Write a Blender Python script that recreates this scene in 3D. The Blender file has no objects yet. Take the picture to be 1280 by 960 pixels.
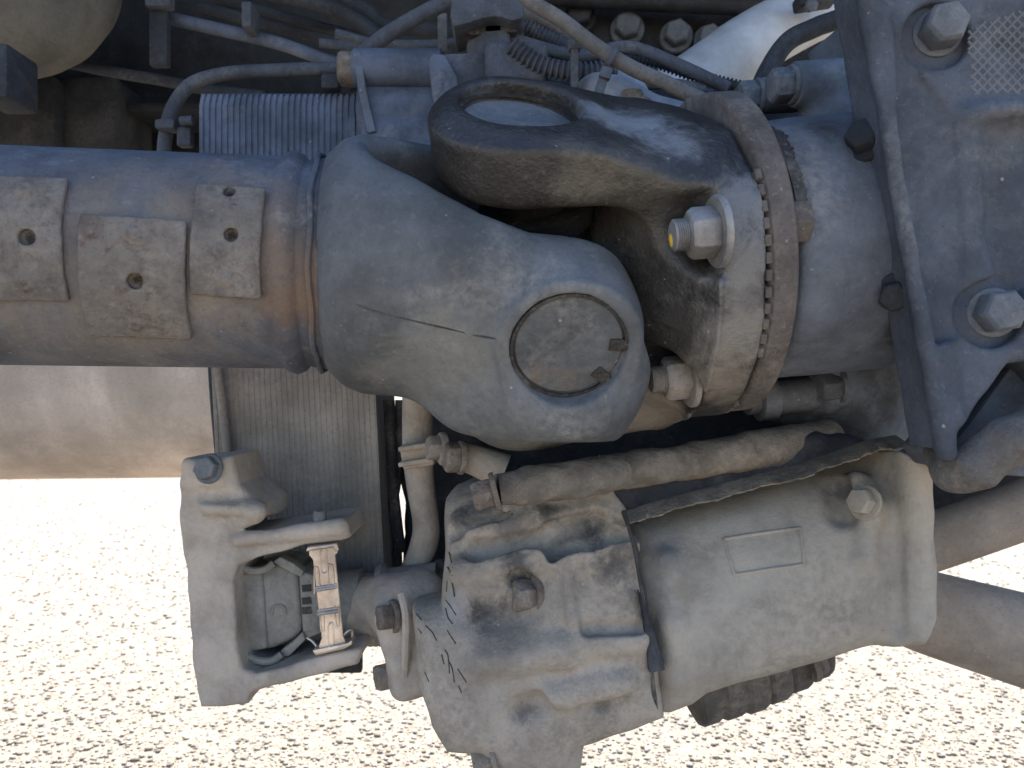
import bpy, bmesh, math, random
import numpy as np
from mathutils import Vector, Matrix

random.seed(7); RNG = np.random.default_rng(7)
R = math.radians
scene = bpy.context.scene
COL = scene.collection

# ------------------------------------------------------------------ camera, world, sun, exposure
CAMZ = 0.60            # metres above the gravel
F = 1000.0             # focal length in pixels of the 1280 x 960 photograph
cam_d = bpy.data.cameras.new('camera')
cam_d.sensor_width = 36.0
cam_d.lens = 36.0 * F / 1280.0
cam_d.clip_start = 0.02; cam_d.clip_end = 500
cam_d.dof.use_dof = True; cam_d.dof.focus_distance = 0.46; cam_d.dof.aperture_fstop = 18.0
cam = bpy.data.objects.new('camera', cam_d); COL.objects.link(cam)
cam.location = (0, 0, CAMZ); cam.rotation_euler = (R(90), 0, 0)
scene.camera = cam

SUN_EL, SUN_AZ = 66.0, 14.0      # the sun stands behind the truck, a little to the right
world = bpy.data.worlds.new('World'); scene.world = world; world.use_nodes = True
nt = world.node_tree; nt.nodes.clear()
sky = nt.nodes.new('ShaderNodeTexSky'); sky.sky_type = 'NISHITA'; sky.sun_disc = False
sky.sun_elevation = R(SUN_EL); sky.sun_rotation = R(SUN_AZ)
sky.air_density = 1.0; sky.dust_density = 0.3; sky.ozone_density = 5.0
bg = nt.nodes.new('ShaderNodeBackground'); bg.inputs['Strength'].default_value = 0.10
wo = nt.nodes.new('ShaderNodeOutputWorld')
nt.links.new(sky.outputs[0], bg.inputs[0]); nt.links.new(bg.outputs[0], wo.inputs[0])
sun_d = bpy.data.lights.new('sun', 'SUN'); sun_d.energy = 5.0; sun_d.angle = R(0.5); sun_d.color = (1.0, 0.91, 0.78)
sun = bpy.data.objects.new('sun', sun_d); COL.objects.link(sun)
sun.rotation_euler = (R(-(90 - SUN_EL)), 0, R(-SUN_AZ)); sun.location = (0, 3, 5)

vs = scene.view_settings
scene.display_settings.display_device = 'sRGB'
vs.view_transform = 'Standard'; vs.look = 'None'; vs.gamma = 1.0; vs.use_curve_mapping = False
vs.exposure = 1.68
scene.cycles.use_denoising = True
scene.cycles.max_bounces = 8; scene.cycles.diffuse_bounces = 5

# ------------------------------------------------------------------ helpers: points, frames
def P(px, py, d):
    return np.array([(px - 640) * d / F, d, CAMZ - (py - 480) * d / F])
def S(px, d): return px * d / F
def nrm(v):
    v = np.asarray(v, float); return v / np.linalg.norm(v)
def proj(p):
    return 640 + F * p[0] / p[1], 480 - F * (p[2] - CAMZ) / p[1]
def basis(axis, up=(0, 0, 1)):
    a = nrm(axis); up = np.asarray(up, float)
    if abs(a @ nrm(up)) > .98: up = np.array([0, 1., 0])
    x = nrm(np.cross(up, a)); y = np.cross(a, x)
    return x, y, a

# ------------------------------------------------------------------ helpers: objects
def tag(o, label=None, cat=None, group=None, kind=None):
    if label: o['label'] = label
    if cat: o['category'] = cat
    if group: o['group'] = group
    if kind: o['kind'] = kind
    return o
def root(name, loc, label, cat, group=None):
    o = bpy.data.objects.new(name, None); COL.objects.link(o)
    o.location = tuple(float(c) for c in loc); o.empty_display_size = .02
    return tag(o, label, cat, group)
def wloc(o):
    v = np.zeros(3)
    while o is not None:
        v = v + np.array(o.location); o = o.parent
    return v
def obj(name, vf, mat, parent=None, smooth=True, angle=40, kind=None):
    """vf = (verts, faces) in world coordinates; linked as ONE mesh object"""
    verts, faces = vf
    verts = np.asarray(verts, float)
    if parent is not None: off = wloc(parent)
    else:
        off = verts.mean(0); off[2] = verts[:, 2].min()
    me = bpy.data.meshes.new(name)
    verts = verts - off
    if isinstance(faces, np.ndarray):
        n = len(faces); k = faces.shape[1]
        me.vertices.add(len(verts)); me.vertices.foreach_set('co', verts.astype(np.float32).ravel())
        me.loops.add(n * k); me.loops.foreach_set('vertex_index', faces.astype(np.int32).ravel())
        me.polygons.add(n); me.polygons.foreach_set('loop_start', np.arange(0, n * k, k, dtype=np.int32))
        me.update(calc_edges=True); me.validate()
    else:
        me.from_pydata([tuple(v) for v in verts], [], [tuple(int(i) for i in f) for f in faces]); me.update()
    me.materials.append(mat)
    if smooth:
        me.polygons.foreach_set('use_smooth', [True] * len(me.polygons))
        if angle and not isinstance(faces, np.ndarray):
            bm = bmesh.new(); bm.from_mesh(me)
            for e in bm.edges:
                if len(e.link_faces) == 2 and e.calc_face_angle(0) > R(angle): e.smooth = False
            bm.to_mesh(me); bm.free()
    o = bpy.data.objects.new(name, me); COL.objects.link(o)
    if parent is not None: o.parent = parent
    else: o.location = tuple(off)
    if kind: o['kind'] = kind
    return o
def join(*vfs):
    V, Fc, n = [], [], 0
    for v, f in vfs:
        v = np.asarray(v, float); V.append(v)
        Fc += [[int(i) + n for i in q] for q in f]; n += len(v)
    return np.concatenate(V), Fc

# ------------------------------------------------------------------ helpers: mesh shapes
def catmull(pts, n=8):
    p = np.asarray(pts, float)
    if len(p) == 2: return np.array([p[0] + (p[1] - p[0]) * t for t in np.linspace(0, 1, n)])
    p = np.vstack([2 * p[0] - p[1], p, 2 * p[-1] - p[-2]])
    out = []
    for i in range(1, len(p) - 2):
        for t in np.linspace(0, 1, n, endpoint=False):
            a, b, c, d = p[i - 1:i + 3]
            out.append(.5 * (2 * b + (c - a) * t + (2 * a - 5 * b + 4 * c - d) * t * t + (3 * b - a - 3 * c + d) * t ** 3))
    out.append(p[-2]); return np.array(out)
def tube(pts, r, n=14, seg=8, wave=None, smooth=True):
    """swept tube; r a number or one per control point; wave=(pitch, depth) for corrugated conduit"""
    c = catmull(pts, seg) if smooth else np.asarray(pts, float)
    if np.ndim(r): r = np.interp(np.linspace(0, 1, len(c)), np.linspace(0, 1, len(r)), r)
    else: r = np.full(len(c), r)
    if wave:
        L = np.concatenate([[0], np.cumsum(np.linalg.norm(np.diff(c, axis=0), axis=1))])
        m = int(L[-1] / wave[0] * 6)
        t = np.linspace(0, L[-1], m)
        c = np.stack([np.interp(t, L, c[:, k]) for k in range(3)], 1); r = np.interp(t, L, r)
        r = r + wave[1] * np.clip(1.6 * np.sin(2 * np.pi * t / wave[0]), -1, 1)
    T = np.gradient(c, axis=0); T /= np.linalg.norm(T, axis=1)[:, None]
    x, y, _ = basis(T[0]); V = []
    th = np.linspace(0, 2 * np.pi, n, endpoint=False)
    for i in range(len(c)):
        x = nrm(x - T[i] * (x @ T[i])); y = np.cross(T[i], x)
        V.append(c[i] + r[i] * (np.cos(th)[:, None] * x + np.sin(th)[:, None] * y))
    V = np.concatenate(V); m = len(c)
    Fc = [[i * n + j, i * n + (j + 1) % n, (i + 1) * n + (j + 1) % n, (i + 1) * n + j] for i in range(m - 1) for j in range(n)]
    Fc += [list(range(n))[::-1], [(m - 1) * n + j for j in range(n)]]
    return V, Fc
def lathe(prof, o, axis, n=56, up=(0, 0, 1), caps=True, sx=1.0):
    """profile [(s, r), ...] turned about an axis"""
    x, y, a = basis(axis, up); o = np.asarray(o, float)
    th = np.linspace(0, 2 * np.pi, n, endpoint=False); V = []
    for s, r in prof:
        r = max(r, 1e-5)
        V.append(o + a * s + r * (np.cos(th)[:, None] * x * sx + np.sin(th)[:, None] * y))
    m = len(prof); V = np.concatenate(V)
    Fc = [[i * n + j, i * n + (j + 1) % n, (i + 1) * n + (j + 1) % n, (i + 1) * n + j] for i in range(m - 1) for j in range(n)]
    if caps: Fc += [list(range(n))[::-1], [(m - 1) * n + j for j in range(n)]]
    return V, Fc
def bm_out(bm):
    bmesh.ops.recalc_face_normals(bm, faces=bm.faces[:])
    bm.verts.ensure_lookup_table()
    V = np.array([v.co[:] for v in bm.verts]); Fc = [[v.index for v in f.verts] for f in bm.faces]
    bm.free(); return V, Fc
def rough(vf, amp, sc=120.0):
    V = np.asarray(vf[0], float).copy(); c = V.mean(0)
    x, y, z = V.T
    n = np.stack([np.sin(sc * y + 1.7 * np.sin(sc * .6 * z + k)) * np.sin(sc * .8 * x + 2 * k) + .5 * np.sin(2.3 * sc * z + k) * np.sin(1.9 * sc * x + y * sc) for k in (0., 1.3, 2.9)], 1)
    return V + amp * n, vf[1]
def box(o, size, ax=None, bevel=.0015, seg=2):
    """box centred at o, size along the three axes of ax (rows)"""
    ax = np.eye(3) if ax is None else np.asarray(ax, float)
    bm = bmesh.new(); bmesh.ops.create_cube(bm, size=1)
    for v in bm.verts: v.co = Vector([v.co[k] * size[k] for k in range(3)])
    if bevel: bmesh.ops.bevel(bm, geom=bm.edges[:], offset=bevel, segments=seg, affect='EDGES', profile=.5)
    V, Fc = bm_out(bm)
    return np.asarray(o) + V @ ax, Fc
def prism(pts, depth, bevel=.0015, seg=2):
    """polygon of world points (roughly planar, facing the camera) pushed back by the vector depth"""
    pts = np.asarray(pts, float); bm = bmesh.new()
    vs_ = [bm.verts.new(p) for p in pts]; f = bm.faces.new(vs_)
    r = bmesh.ops.extrude_face_region(bm, geom=[f])
    for v in r['geom']:
        if isinstance(v, bmesh.types.BMVert): v.co += Vector(depth)
    if bevel: bmesh.ops.bevel(bm, geom=bm.edges[:], offset=bevel, segments=seg, affect='EDGES', profile=.5)
    return bm_out(bm)
def ppoly(pix, d): return [P(x, y, d) for x, y in pix]
def hexhead(o, axis, r, h, rot=0.0, chamf=.18):
    """hexagon head: six sides, a chamfered crown"""
    x, y, a = basis(axis); o = np.asarray(o, float); V = []
    def ring(s, rr, n=6, off=0.): 
        th = np.arange(n) * 2 * np.pi / n + rot + off
        return o + a * s + rr * (np.cos(th)[:, None] * x + np.sin(th)[:, None] * y)
    V = np.concatenate([ring(0, r), ring(h * (1 - chamf), r), ring(h, r * .86)])
    Fc = [[i * 6 + j, i * 6 + (j + 1) % 6, (i + 1) * 6 + (j + 1) % 6, (i + 1) * 6 + j] for i in range(2) for j in range(6)]
    Fc += [[5, 4, 3, 2, 1, 0], [12, 13, 14, 15, 16, 17]]
    return V, Fc
def bevelled(vf, off, seg=2):
    bm = bmesh.new()
    v = [bm.verts.new(p) for p in vf[0]]
    for f in vf[1]: bm.faces.new([v[i] for i in f])
    bmesh.ops.bevel(bm, geom=bm.edges[:], offset=off, segments=seg, affect='EDGES', profile=.5)
    return bm_out(bm)
def washer_prof(r, h): return [(0, r), (h * .7, r), (h, r * .95), (h, r * .3)]
def bolt(parent, o, axis, r, h, mat, wr=None, wh=None, rot=.3, name='bolt', wmat=None, stud=None, paint=None):
    """a bolt or nut on a thing: hex head, its washer a sub-part"""
    a = nrm(axis); wh = wh or h * .22; o = np.asarray(o, float)
    b = obj(name, bevelled(hexhead(o + a * wh, a, r, h, rot), r * .045), mat, parent, angle=30)
    if wr: obj('washer', lathe(washer_prof(wr, wh), o, a, 36), wmat or mat, b)
    if stud:
        sr, sl = stud
        prof = [(0, sr)]; n = 7; s0 = wh + h
        for k in range(n):
            prof += [(s0 + sl * (k + .2) / n, sr), (s0 + sl * (k + .6) / n, sr * .9)]
        prof += [(s0 + sl, sr * .85), (s0 + sl, sr * .3)]
        st = lathe(prof, o, a, 24); obj('stud', st, mat, b)
        if paint:
            x, y, _ = basis(a); c = o + a * (s0 + sl * .93) + (y * paint[1] + x * paint[0]) * sr
            obj('paint_dab', lathe([(-.0004, sr * .45), (.0008, sr * .42), (.0012, sr * .2)], c, a, 14, sx=.7), M['yellow_paint'], b)
    return b

# ------------------------------------------------------------------ helpers: cast and forged shapes as distance fields, meshed by surface nets
def smin(a, b, k):
    h = np.clip(.5 + .5 * (b - a) / k, 0, 1); return b + (a - b) * h - k * h * (1 - h)
def smax(a, b, k): return -smin(-a, -b, k)
def surfnet(f, lo, hi, h):
    lo = np.asarray(lo, float); hi = np.asarray(hi, float)
    n = np.ceil((hi - lo) / h).astype(int) + 1
    ax = [lo[k] + h * np.arange(n[k]) for k in range(3)]
    D = np.empty(tuple(n), np.float32)
    for i0 in range(0, n[0], 24):
        X, Y, Z = np.meshgrid(ax[0][i0:i0 + 24], ax[1], ax[2], indexing='ij')
        D[i0:i0 + 24] = f(X, Y, Z)
    D[0] = D[-1] = 1e-3 + np.abs(D[0]).max() * 0 + .01; D[:, 0] = D[:, -1] = .01; D[:, :, 0] = D[:, :, -1] = .01
    Sg = D < 0
    c = np.zeros(tuple(n - 1), np.int8)
    cor = [(a, b, d) for a in (0, 1) for b in (0, 1) for d in (0, 1)]
    for a, b, d in cor: c += Sg[a:a + n[0] - 1, b:b + n[1] - 1, d:d + n[2] - 1]
    I = np.argwhere((c > 0) & (c < 8))
    vals = np.stack([D[I[:, 0] + a, I[:, 1] + b, I[:, 2] + d] for a, b, d in cor], 1)
    acc = np.zeros((len(I), 3)); cnt = np.zeros(len(I))
    C = np.array(cor, float)
    for i in range(8):
        for j in range(i + 1, 8):
            if np.abs(C[i] - C[j]).sum() != 1: continue
            va, vb = vals[:, i], vals[:, j]; m = (va < 0) != (vb < 0)
            t = np.where(m, va / np.where(m, va - vb, 1), 0)
            acc += np.where(m[:, None], C[i] + (C[j] - C[i]) * t[:, None], 0); cnt += m
    V = lo + (I + acc / cnt[:, None]) * h
    idx = np.full(tuple(n - 1), -1, np.int32); idx[tuple(I.T)] = np.arange(len(I))
    Q = []
    for k in range(3):
        s0 = [slice(None)] * 3; s1 = [slice(None)] * 3
        s0[k] = slice(0, -1); s1[k] = slice(1, None)
        A, B = Sg[tuple(s0)], Sg[tuple(s1)]
        E = np.argwhere(A != B)
        u, w = (k + 1) % 3, (k + 2) % 3
        E = E[(E[:, u] > 0) & (E[:, w] > 0) & (E[:, u] < n[u] - 1) & (E[:, w] < n[w] - 1)]
        du = np.zeros(3, int); du[u] = 1; dw = np.zeros(3, int); dw[w] = 1
        q = np.stack([idx[tuple((E - du - dw).T)], idx[tuple((E - dw).T)], idx[tuple(E.T)], idx[tuple((E - du).T)]], 1)
        fl = ~A[tuple(E.T)]
        q[fl] = q[fl][:, ::-1]; Q.append(q)
    Q = np.concatenate(Q); Q = Q[(Q >= 0).all(1)]
    e = h * .25
    for _ in range(2):
        x, y, z = V.T
        d0 = f(x, y, z)
        g = np.stack([f(x + e, y, z) - f(x - e, y, z), f(x, y + e, z) - f(x, y - e, z), f(x, y, z + e) - f(x, y, z - e)], 1) / (2 * e)
        st = (d0 / np.maximum((g ** 2).sum(1), .25))[:, None] * g
        L = np.linalg.norm(st, axis=1)[:, None]
        V = V - st * np.minimum(1, .6 * h / np.maximum(L, 1e-9))
    return V, Q
def local(X, Y, Z, o, ax):
    dx, dy, dz = X - o[0], Y - o[1], Z - o[2]
    return [dx * a[0] + dy * a[1] + dz * a[2] for a in ax]
def d_caps(X, Y, Z, a, b, ra, rb=None):
    rb = ra if rb is None else rb
    a = np.asarray(a); b = np.asarray(b); ba = b - a; l2 = ba @ ba
    t = np.clip(((X - a[0]) * ba[0] + (Y - a[1]) * ba[1] + (Z - a[2]) * ba[2]) / l2, 0, 1)
    return np.sqrt((X - a[0] - t * ba[0]) ** 2 + (Y - a[1] - t * ba[1]) ** 2 + (Z - a[2] - t * ba[2]) ** 2) - (ra + (rb - ra) * t)
def d_cyl(X, Y, Z, o, axis, s0, s1, r, k=.003):
    a = nrm(axis); o = np.asarray(o)
    s = (X - o[0]) * a[0] + (Y - o[1]) * a[1] + (Z - o[2]) * a[2]
    q = np.sqrt(np.maximum((X - o[0]) ** 2 + (Y - o[1]) ** 2 + (Z - o[2]) ** 2 - s * s, 1e-12))
    return smax(q - r, np.abs(s - (s0 + s1) / 2) - (s1 - s0) / 2, k)
def d_box(X, Y, Z, o, ax, half, r):
    l = local(X, Y, Z, o, ax)
    q = [np.abs(l[k]) - half[k] + r for k in range(3)]
    return np.sqrt(sum(np.maximum(v, 0) ** 2 for v in q)) + np.minimum(np.maximum(np.maximum(q[0], q[1]), q[2]), 0) - r
def d_poly(x, z, pts):
    """signed distance to a polygon in the x-z plane"""
    pts = np.asarray(pts, float); d = np.full(np.shape(x), 1e9); ins = np.zeros(np.shape(x), bool)
    for i in range(len(pts)):
        a, b = pts[i], pts[(i + 1) % len(pts)]
        ex, ez = b - a; wx, wz = x - a[0], z - a[1]
        t = np.clip((wx * ex + wz * ez) / (ex * ex + ez * ez), 0, 1)
        d = np.minimum(d, (wx - ex * t) ** 2 + (wz - ez * t) ** 2)
        c = (a[1] <= z) != (b[1] <= z)
        if abs(ez) > 1e-12: ins ^= c & (x < a[0] + ex * (z - a[1]) / ez)
    d = np.sqrt(d); return np.where(ins, -d, d)
def d_ppoly(X, Y, Z, pix, d, y0, y1, k=.004):
    pts = [(P(px, py, d)[0], P(px, py, d)[2]) for px, py in pix]
    return smax(d_poly(X, Z, pts), np.abs(Y - (y0 + y1) / 2) - (y1 - y0) / 2, k)
def lump(X, Y, Z, amp, sc):
    """slow unevenness of a sand casting"""
    return amp * (np.sin(X * sc + 1.3) * np.sin(Y * sc * 1.17 + 2.1) * np.sin(Z * sc * .93 + .4) + .5 * np.sin(X * sc * 2.3 + Z * sc * 1.1) * np.sin(Z * sc * 2.7 - Y * sc * 1.9))
def hit(f, px, py, t0=.25, t1=1.2):
    """where the line of sight through a photograph pixel meets a shape, and the normal there (used to fasten small parts on it)"""
    d = np.array([(px - 640) / F, 1.0, -(py - 480) / F]); t = t0
    g = lambda p: float(f(*[np.array([c]) for c in p])[0])
    for _ in range(160):
        p = np.array([0, 0, CAMZ]) + d * t; v = g(p)
        if v < 1e-4 or t > t1: break
        t += max(v * .6, 1e-4)
    e = 4e-4
    n = nrm([g(p + e * k) - g(p - e * k) for k in np.eye(3)])
    return p, n

# ------------------------------------------------------------------ materials
M = {}
def mat(name, base, dust=(.33, .29, .245), dust_amt=.45, rough=.82, metal=0.0, rust=0.0, rust_col=(.13, .062, .032), bump=.35, scale=18.0,
        grit=420.0, spots=(), wear=0.0, spec=.3, speck=.5, streak=None, grain=.45):
    """painted or bare metal under road dust: base tone, drifts of dust, rust blooms, chips, pale specks, fine grit relief.
    spots = [(world centre, radius, colour, strength)]: stains with a place of their own"""
    m = bpy.data.materials.new(name); m.use_nodes = True; M[name] = m
    t = m.node_tree; N = t.nodes; Lk = t.links; N.clear()
    out = N.new('ShaderNodeOutputMaterial'); b = N.new('ShaderNodeBsdfPrincipled'); Lk.new(b.outputs[0], out.inputs[0])
    geo = N.new('ShaderNodeNewGeometry'); pos = geo.outputs['Position']
    def noise(sc, det=6, ro=.6, vec=None, dist=0):
        n = N.new('ShaderNodeTexNoise'); n.inputs['Scale'].default_value = sc; n.inputs['Detail'].default_value = det
        n.inputs['Roughness'].default_value = ro; n.inputs['Distortion'].default_value = dist; Lk.new(vec or pos, n.inputs['Vector']); return n.outputs['Fac']
    def ramp(v, a, c):
        r = N.new('ShaderNodeMapRange'); r.inputs[1].default_value = a; r.inputs[2].default_value = c; r.interpolation_type = 'SMOOTHSTEP'
        Lk.new(v, r.inputs[0]); return r.outputs[0]
    def mul(a, k):
        n = N.new('ShaderNodeMath'); n.operation = 'MULTIPLY'; Lk.new(a, n.inputs[0])
        if isinstance(k, float): n.inputs[1].default_value = k
        else: Lk.new(k, n.inputs[1])
        return n.outputs[0]
    def mix(f, a, c):
        n = N.new('ShaderNodeMix'); n.data_type = 'RGBA'
        if isinstance(f, float): n.inputs[0].default_value = f
        else: Lk.new(f, n.inputs[0])
        for k, v in ((6, a), (7, c)):
            if isinstance(v, tuple): n.inputs[k].default_value = (*v, 1)
            else: Lk.new(v, n.inputs[k])
        return n.outputs[2]
    dk = tuple(c * .55 for c in base); lt = tuple(min(1, c * 1.35) for c in base)
    col = mix(ramp(noise(scale * 1.7, 8, .65), .3, .7), dk, lt)
    dmask = ramp(noise(scale, 7, .62, dist=.6), .62 - dust_amt * .55, .80 - dust_amt * .35)
    fine = ramp(noise(grit * .45, 4, .7), .25, .75)
    f1 = N.new('ShaderNodeMath'); f1.operation = 'MULTIPLY_ADD'; f1.inputs[1].default_value = .75; f1.inputs[2].default_value = .0
    Lk.new(dmask, f1.inputs[0])
    col = mix(mul(f1.outputs[0], mul(fine, 1.0)), col, dust)
    col = mix(dust_amt * .35, col, dust)
    if streak:
        mp = N.new('ShaderNodeMapping'); mp.inputs['Scale'].default_value = streak[1]; Lk.new(pos, mp.inputs['Vector'])
        col = mix(mul(ramp(noise(1.0, 5, .6, mp.outputs[0]), .42, .7), float(streak[2])), col, streak[0])
    if rust:
        rm = ramp(noise(scale * 2.6, 9, .7, dist=1.0), .68 - rust * .42, .78 - rust * .3)
        rc = mix(ramp(noise(scale * 9, 5), .35, .65), rust_col, tuple(c * 1.9 for c in rust_col))
        col = mix(mul(rm, .85), col, rc)
    for (c, rad, sc_, st) in spots:
        vm = N.new('ShaderNodeVectorMath'); vm.operation = 'DISTANCE'; vm.inputs[1].default_value = tuple(c); Lk.new(pos, vm.inputs[0])
        n = N.new('ShaderNodeMath'); n.operation = 'MULTIPLY_ADD'; Lk.new(noise(1.1 / rad, 9, .72, dist=.5), n.inputs[0]); n.inputs[1].default_value = rad * 3.0
        Lk.new(vm.outputs['Value'], n.inputs[2])
        col = mix(mul(ramp(n.outputs[0], rad * 2.75, rad * 1.6), float(st)), col, sc_)
    if wear:
        col = mix(mul(ramp(geo.outputs['Pointiness'], .54, .62), float(wear)), col, (.42, .40, .38))
    if speck:
        v = N.new('ShaderNodeTexVoronoi'); v.inputs['Scale'].default_value = 95; Lk.new(pos, v.inputs['Vector'])
        sp = N.new('ShaderNodeMath'); sp.operation = 'LESS_THAN'; sp.inputs[1].default_value = .09; Lk.new(v.outputs['Distance'], sp.inputs[0])
        col = mix(mul(mul(sp.outputs[0], ramp(noise(160, 2), .55, .62)), float(speck)), col, (.42, .39, .35))
    if grain:
        col = mix(mul(ramp(noise(grit * .8, 6, .8), .50, .68), float(grain)), col, tuple(c * .4 for c in base))
        col = mix(mul(ramp(noise(grit * .55, 6, .8, dist=.4), .54, .70), float(grain) * .7), col, tuple(min(1, c * 1.35) for c in dust))
        pv = N.new('ShaderNodeTexVoronoi'); pv.inputs['Scale'].default_value = 190; pv.distance = 'MINKOWSKI'; pv.inputs['Exponent'].default_value = .7; Lk.new(pos, pv.inputs['Vector'])
        pit = N.new('ShaderNodeMath'); pit.operation = 'LESS_THAN'; pit.inputs[1].default_value = .16; Lk.new(pv.outputs['Distance'], pit.inputs[0])
        col = mix(mul(mul(pit.outputs[0], ramp(noise(70, 3), .56, .64)), .7), col, (.03, .027, .024))
    Lk.new(col, b.inputs['Base Color'])
    b.inputs['Metallic'].default_value = metal; b.inputs['Specular IOR Level'].default_value = spec
    rr = N.new('ShaderNodeMapRange'); rr.inputs[3].default_value = max(.05, rough - .14); rr.inputs[4].default_value = min(1, rough + .12)
    Lk.new(noise(scale * 3, 6), rr.inputs[0]); Lk.new(rr.outputs[0], b.inputs['Roughness'])
    if bump:
        h = N.new('ShaderNodeMath'); h.operation = 'MULTIPLY_ADD'; Lk.new(noise(grit, 3, .6), h.inputs[0]); h.inputs[1].default_value = .55
        Lk.new(mul(noise(scale * 5, 6, .6), 1.0), h.inputs[2])
        bp = N.new('ShaderNodeBump'); bp.inputs['Strength'].default_value = min(1, bump * 1.7); bp.inputs['Distance'].default_value = .0016
        Lk.new(h.outputs[0], bp.inputs['Height']); Lk.new(bp.outputs[0], b.inputs['Normal'])
    return m

RUST = (.16, .085, .05); GREASE = (.022, .021, .02); TAN = (.40, .33, .26); DARK = (.03, .03, .03)
mat('yoke_paint', (.085, .091, .098), dust_amt=.28, scale=14, bump=.3, wear=.08, grain=.25, dust=(.29, .275, .25), spots=[(P(560, 480, .40), .05, (.25, .235, .205), .5)])
mat('cap_steel', (.075, .079, .084), dust=(.25, .24, .225), dust_amt=.26, grain=.25, bump=.25, spots=[(P(700, 492, .405), .013, (.20, .135, .085), .95), (P(725, 490, .405), .012, (.19, .135, .09), .9), (P(672, 480, .405), .010, (.2, .14, .09), .8)])
mat('cap_pale', (.13, .135, .145), dust_amt=.4, dust=(.24, .24, .245), bump=.25)
mat('dark_ring', (.025, .021, .018), dust_amt=.1, rust=.2, rough=.6)
mat('plate_rusty', (.12, .105, .092), dust_amt=.45, rust=.30, rust_col=(.085, .052, .036), scale=26, dust=(.26, .22, .18), bump=.5)

mat('grease_black', (.010, .010, .011), dust_amt=.0, rough=.8, spec=.15, speck=0, grain=.1)
mat('flange_rust', (.085, .072, .065), dust_amt=.36, rust=.16, rust_col=(.10, .05, .03), scale=24, dust=(.30, .25, .205), bump=.4)
mat('nut_steel', (.24, .235, .23), dust_amt=.4, rough=.5, metal=.35, rust=.05, bump=.2, wear=.4)
mat('nut_dusty', (.20, .175, .15), dust_amt=.7, rough=.8, rust=.1, bump=.3)
mat('yellow_paint', (.62, .36, .03), dust_amt=.05, speck=0, bump=.1)
mat('plate_cast', (.065, .075, .095), dust_amt=.2, grain=.3, dust=(.22, .21, .20), scale=12, bump=.4, wear=.2)
mat('bolt_grey', (.10, .112, .13), dust_amt=.35, dust=(.24, .23, .22), rough=.7, bump=.2)
mat('rubber_black', (.02, .02, .022), dust_amt=.22, rough=.75, bump=.3)


mat('mud', (.20, .165, .13), dust_amt=.45, dust=(.36, .29, .215), bump=.9, scale=30, rough=.95)
mat('rust_bolt', (.13, .095, .072), dust_amt=.4, rust=.25, rust_col=(.12, .06, .035), bump=.6, scale=40)
mat('bracket_cast', (.37, .315, .26), dust_amt=.5, grain=.18, dust=(.48, .40, .32), scale=14, bump=.4)
mat('plug_plastic', (.22, .21, .185), dust_amt=.5, dust=(.33, .30, .25), rough=.7, bump=.2, speck=.1)
mat('clip_metal', (.55, .46, .38), dust_amt=.2, dust=(.5, .42, .34), rough=.38, metal=.7, bump=.15, speck=.1)
mat('fin_panel', (.27, .245, .215), dust_amt=.5, dust=(.36, .315, .265), scale=10, bump=.25, streak=((.19, .17, .145), (60, 60, 3), .5))
mat('ribbed_blue', (.085, .10, .135), dust_amt=.22, grain=.25, dust=(.22, .22, .23), scale=20, bump=.25)
mat('hose_grey', (.06, .067, .082), dust_amt=.28, dust=(.19, .187, .187), bump=.25, speck=.2)
mat('hose_dark', (.025, .028, .034), dust_amt=.28, dust=(.11, .11, .112), bump=.25, speck=.1)
mat('hose_tan', (.11, .105, .10), dust_amt=.35, dust=(.27, .24, .21), bump=.2, speck=.2)
mat('pipe_pale', (.50, .51, .53), dust_amt=.15, grain=0, dust=(.47, .45, .42), rough=.5, bump=.08, scale=4)
mat('lug_pale', (.26, .28, .32), dust_amt=.3, grain=.2)
mat('drum_dirty', (.07, .062, .055), dust_amt=.35, dust=(.26, .215, .17), grain=.3)
mat('lever_dirty', (.085, .082, .08), dust_amt=.4, dust=(.26, .215, .17), grain=.35, scale=24, bump=.6)
mat('pipe_dirty', (.13, .115, .098), dust_amt=.4, dust=(.33, .27, .205), grain=.35, scale=26, bump=.8)
mat('seam_dark', (.05, .05, .05), dust_amt=.15, speck=0)
mat('black_steel', (.022, .023, .026), dust_amt=.18, dust=(.09, .088, .085), rough=.65, bump=.3, speck=.1)
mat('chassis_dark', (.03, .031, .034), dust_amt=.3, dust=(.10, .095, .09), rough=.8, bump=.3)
mat('tank_tan', (.13, .12, .10), dust_amt=.35, dust=(.18, .165, .14), bump=.15, scale=8, speck=.05)
mat('tank_pale', (.68, .55, .44), dust_amt=.4, dust=(.66, .54, .44), bump=.1, scale=4, speck=.1, streak=((.45, .36, .28), (14, 14, .6), .6))
mat('beam_tan', (.40, .32, .25), dust_amt=.5, dust=(.33, .28, .23), bump=.2, scale=9)
mat('scratch_dark', (.05, .046, .042), dust_amt=.1, speck=0, bump=0)

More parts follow.
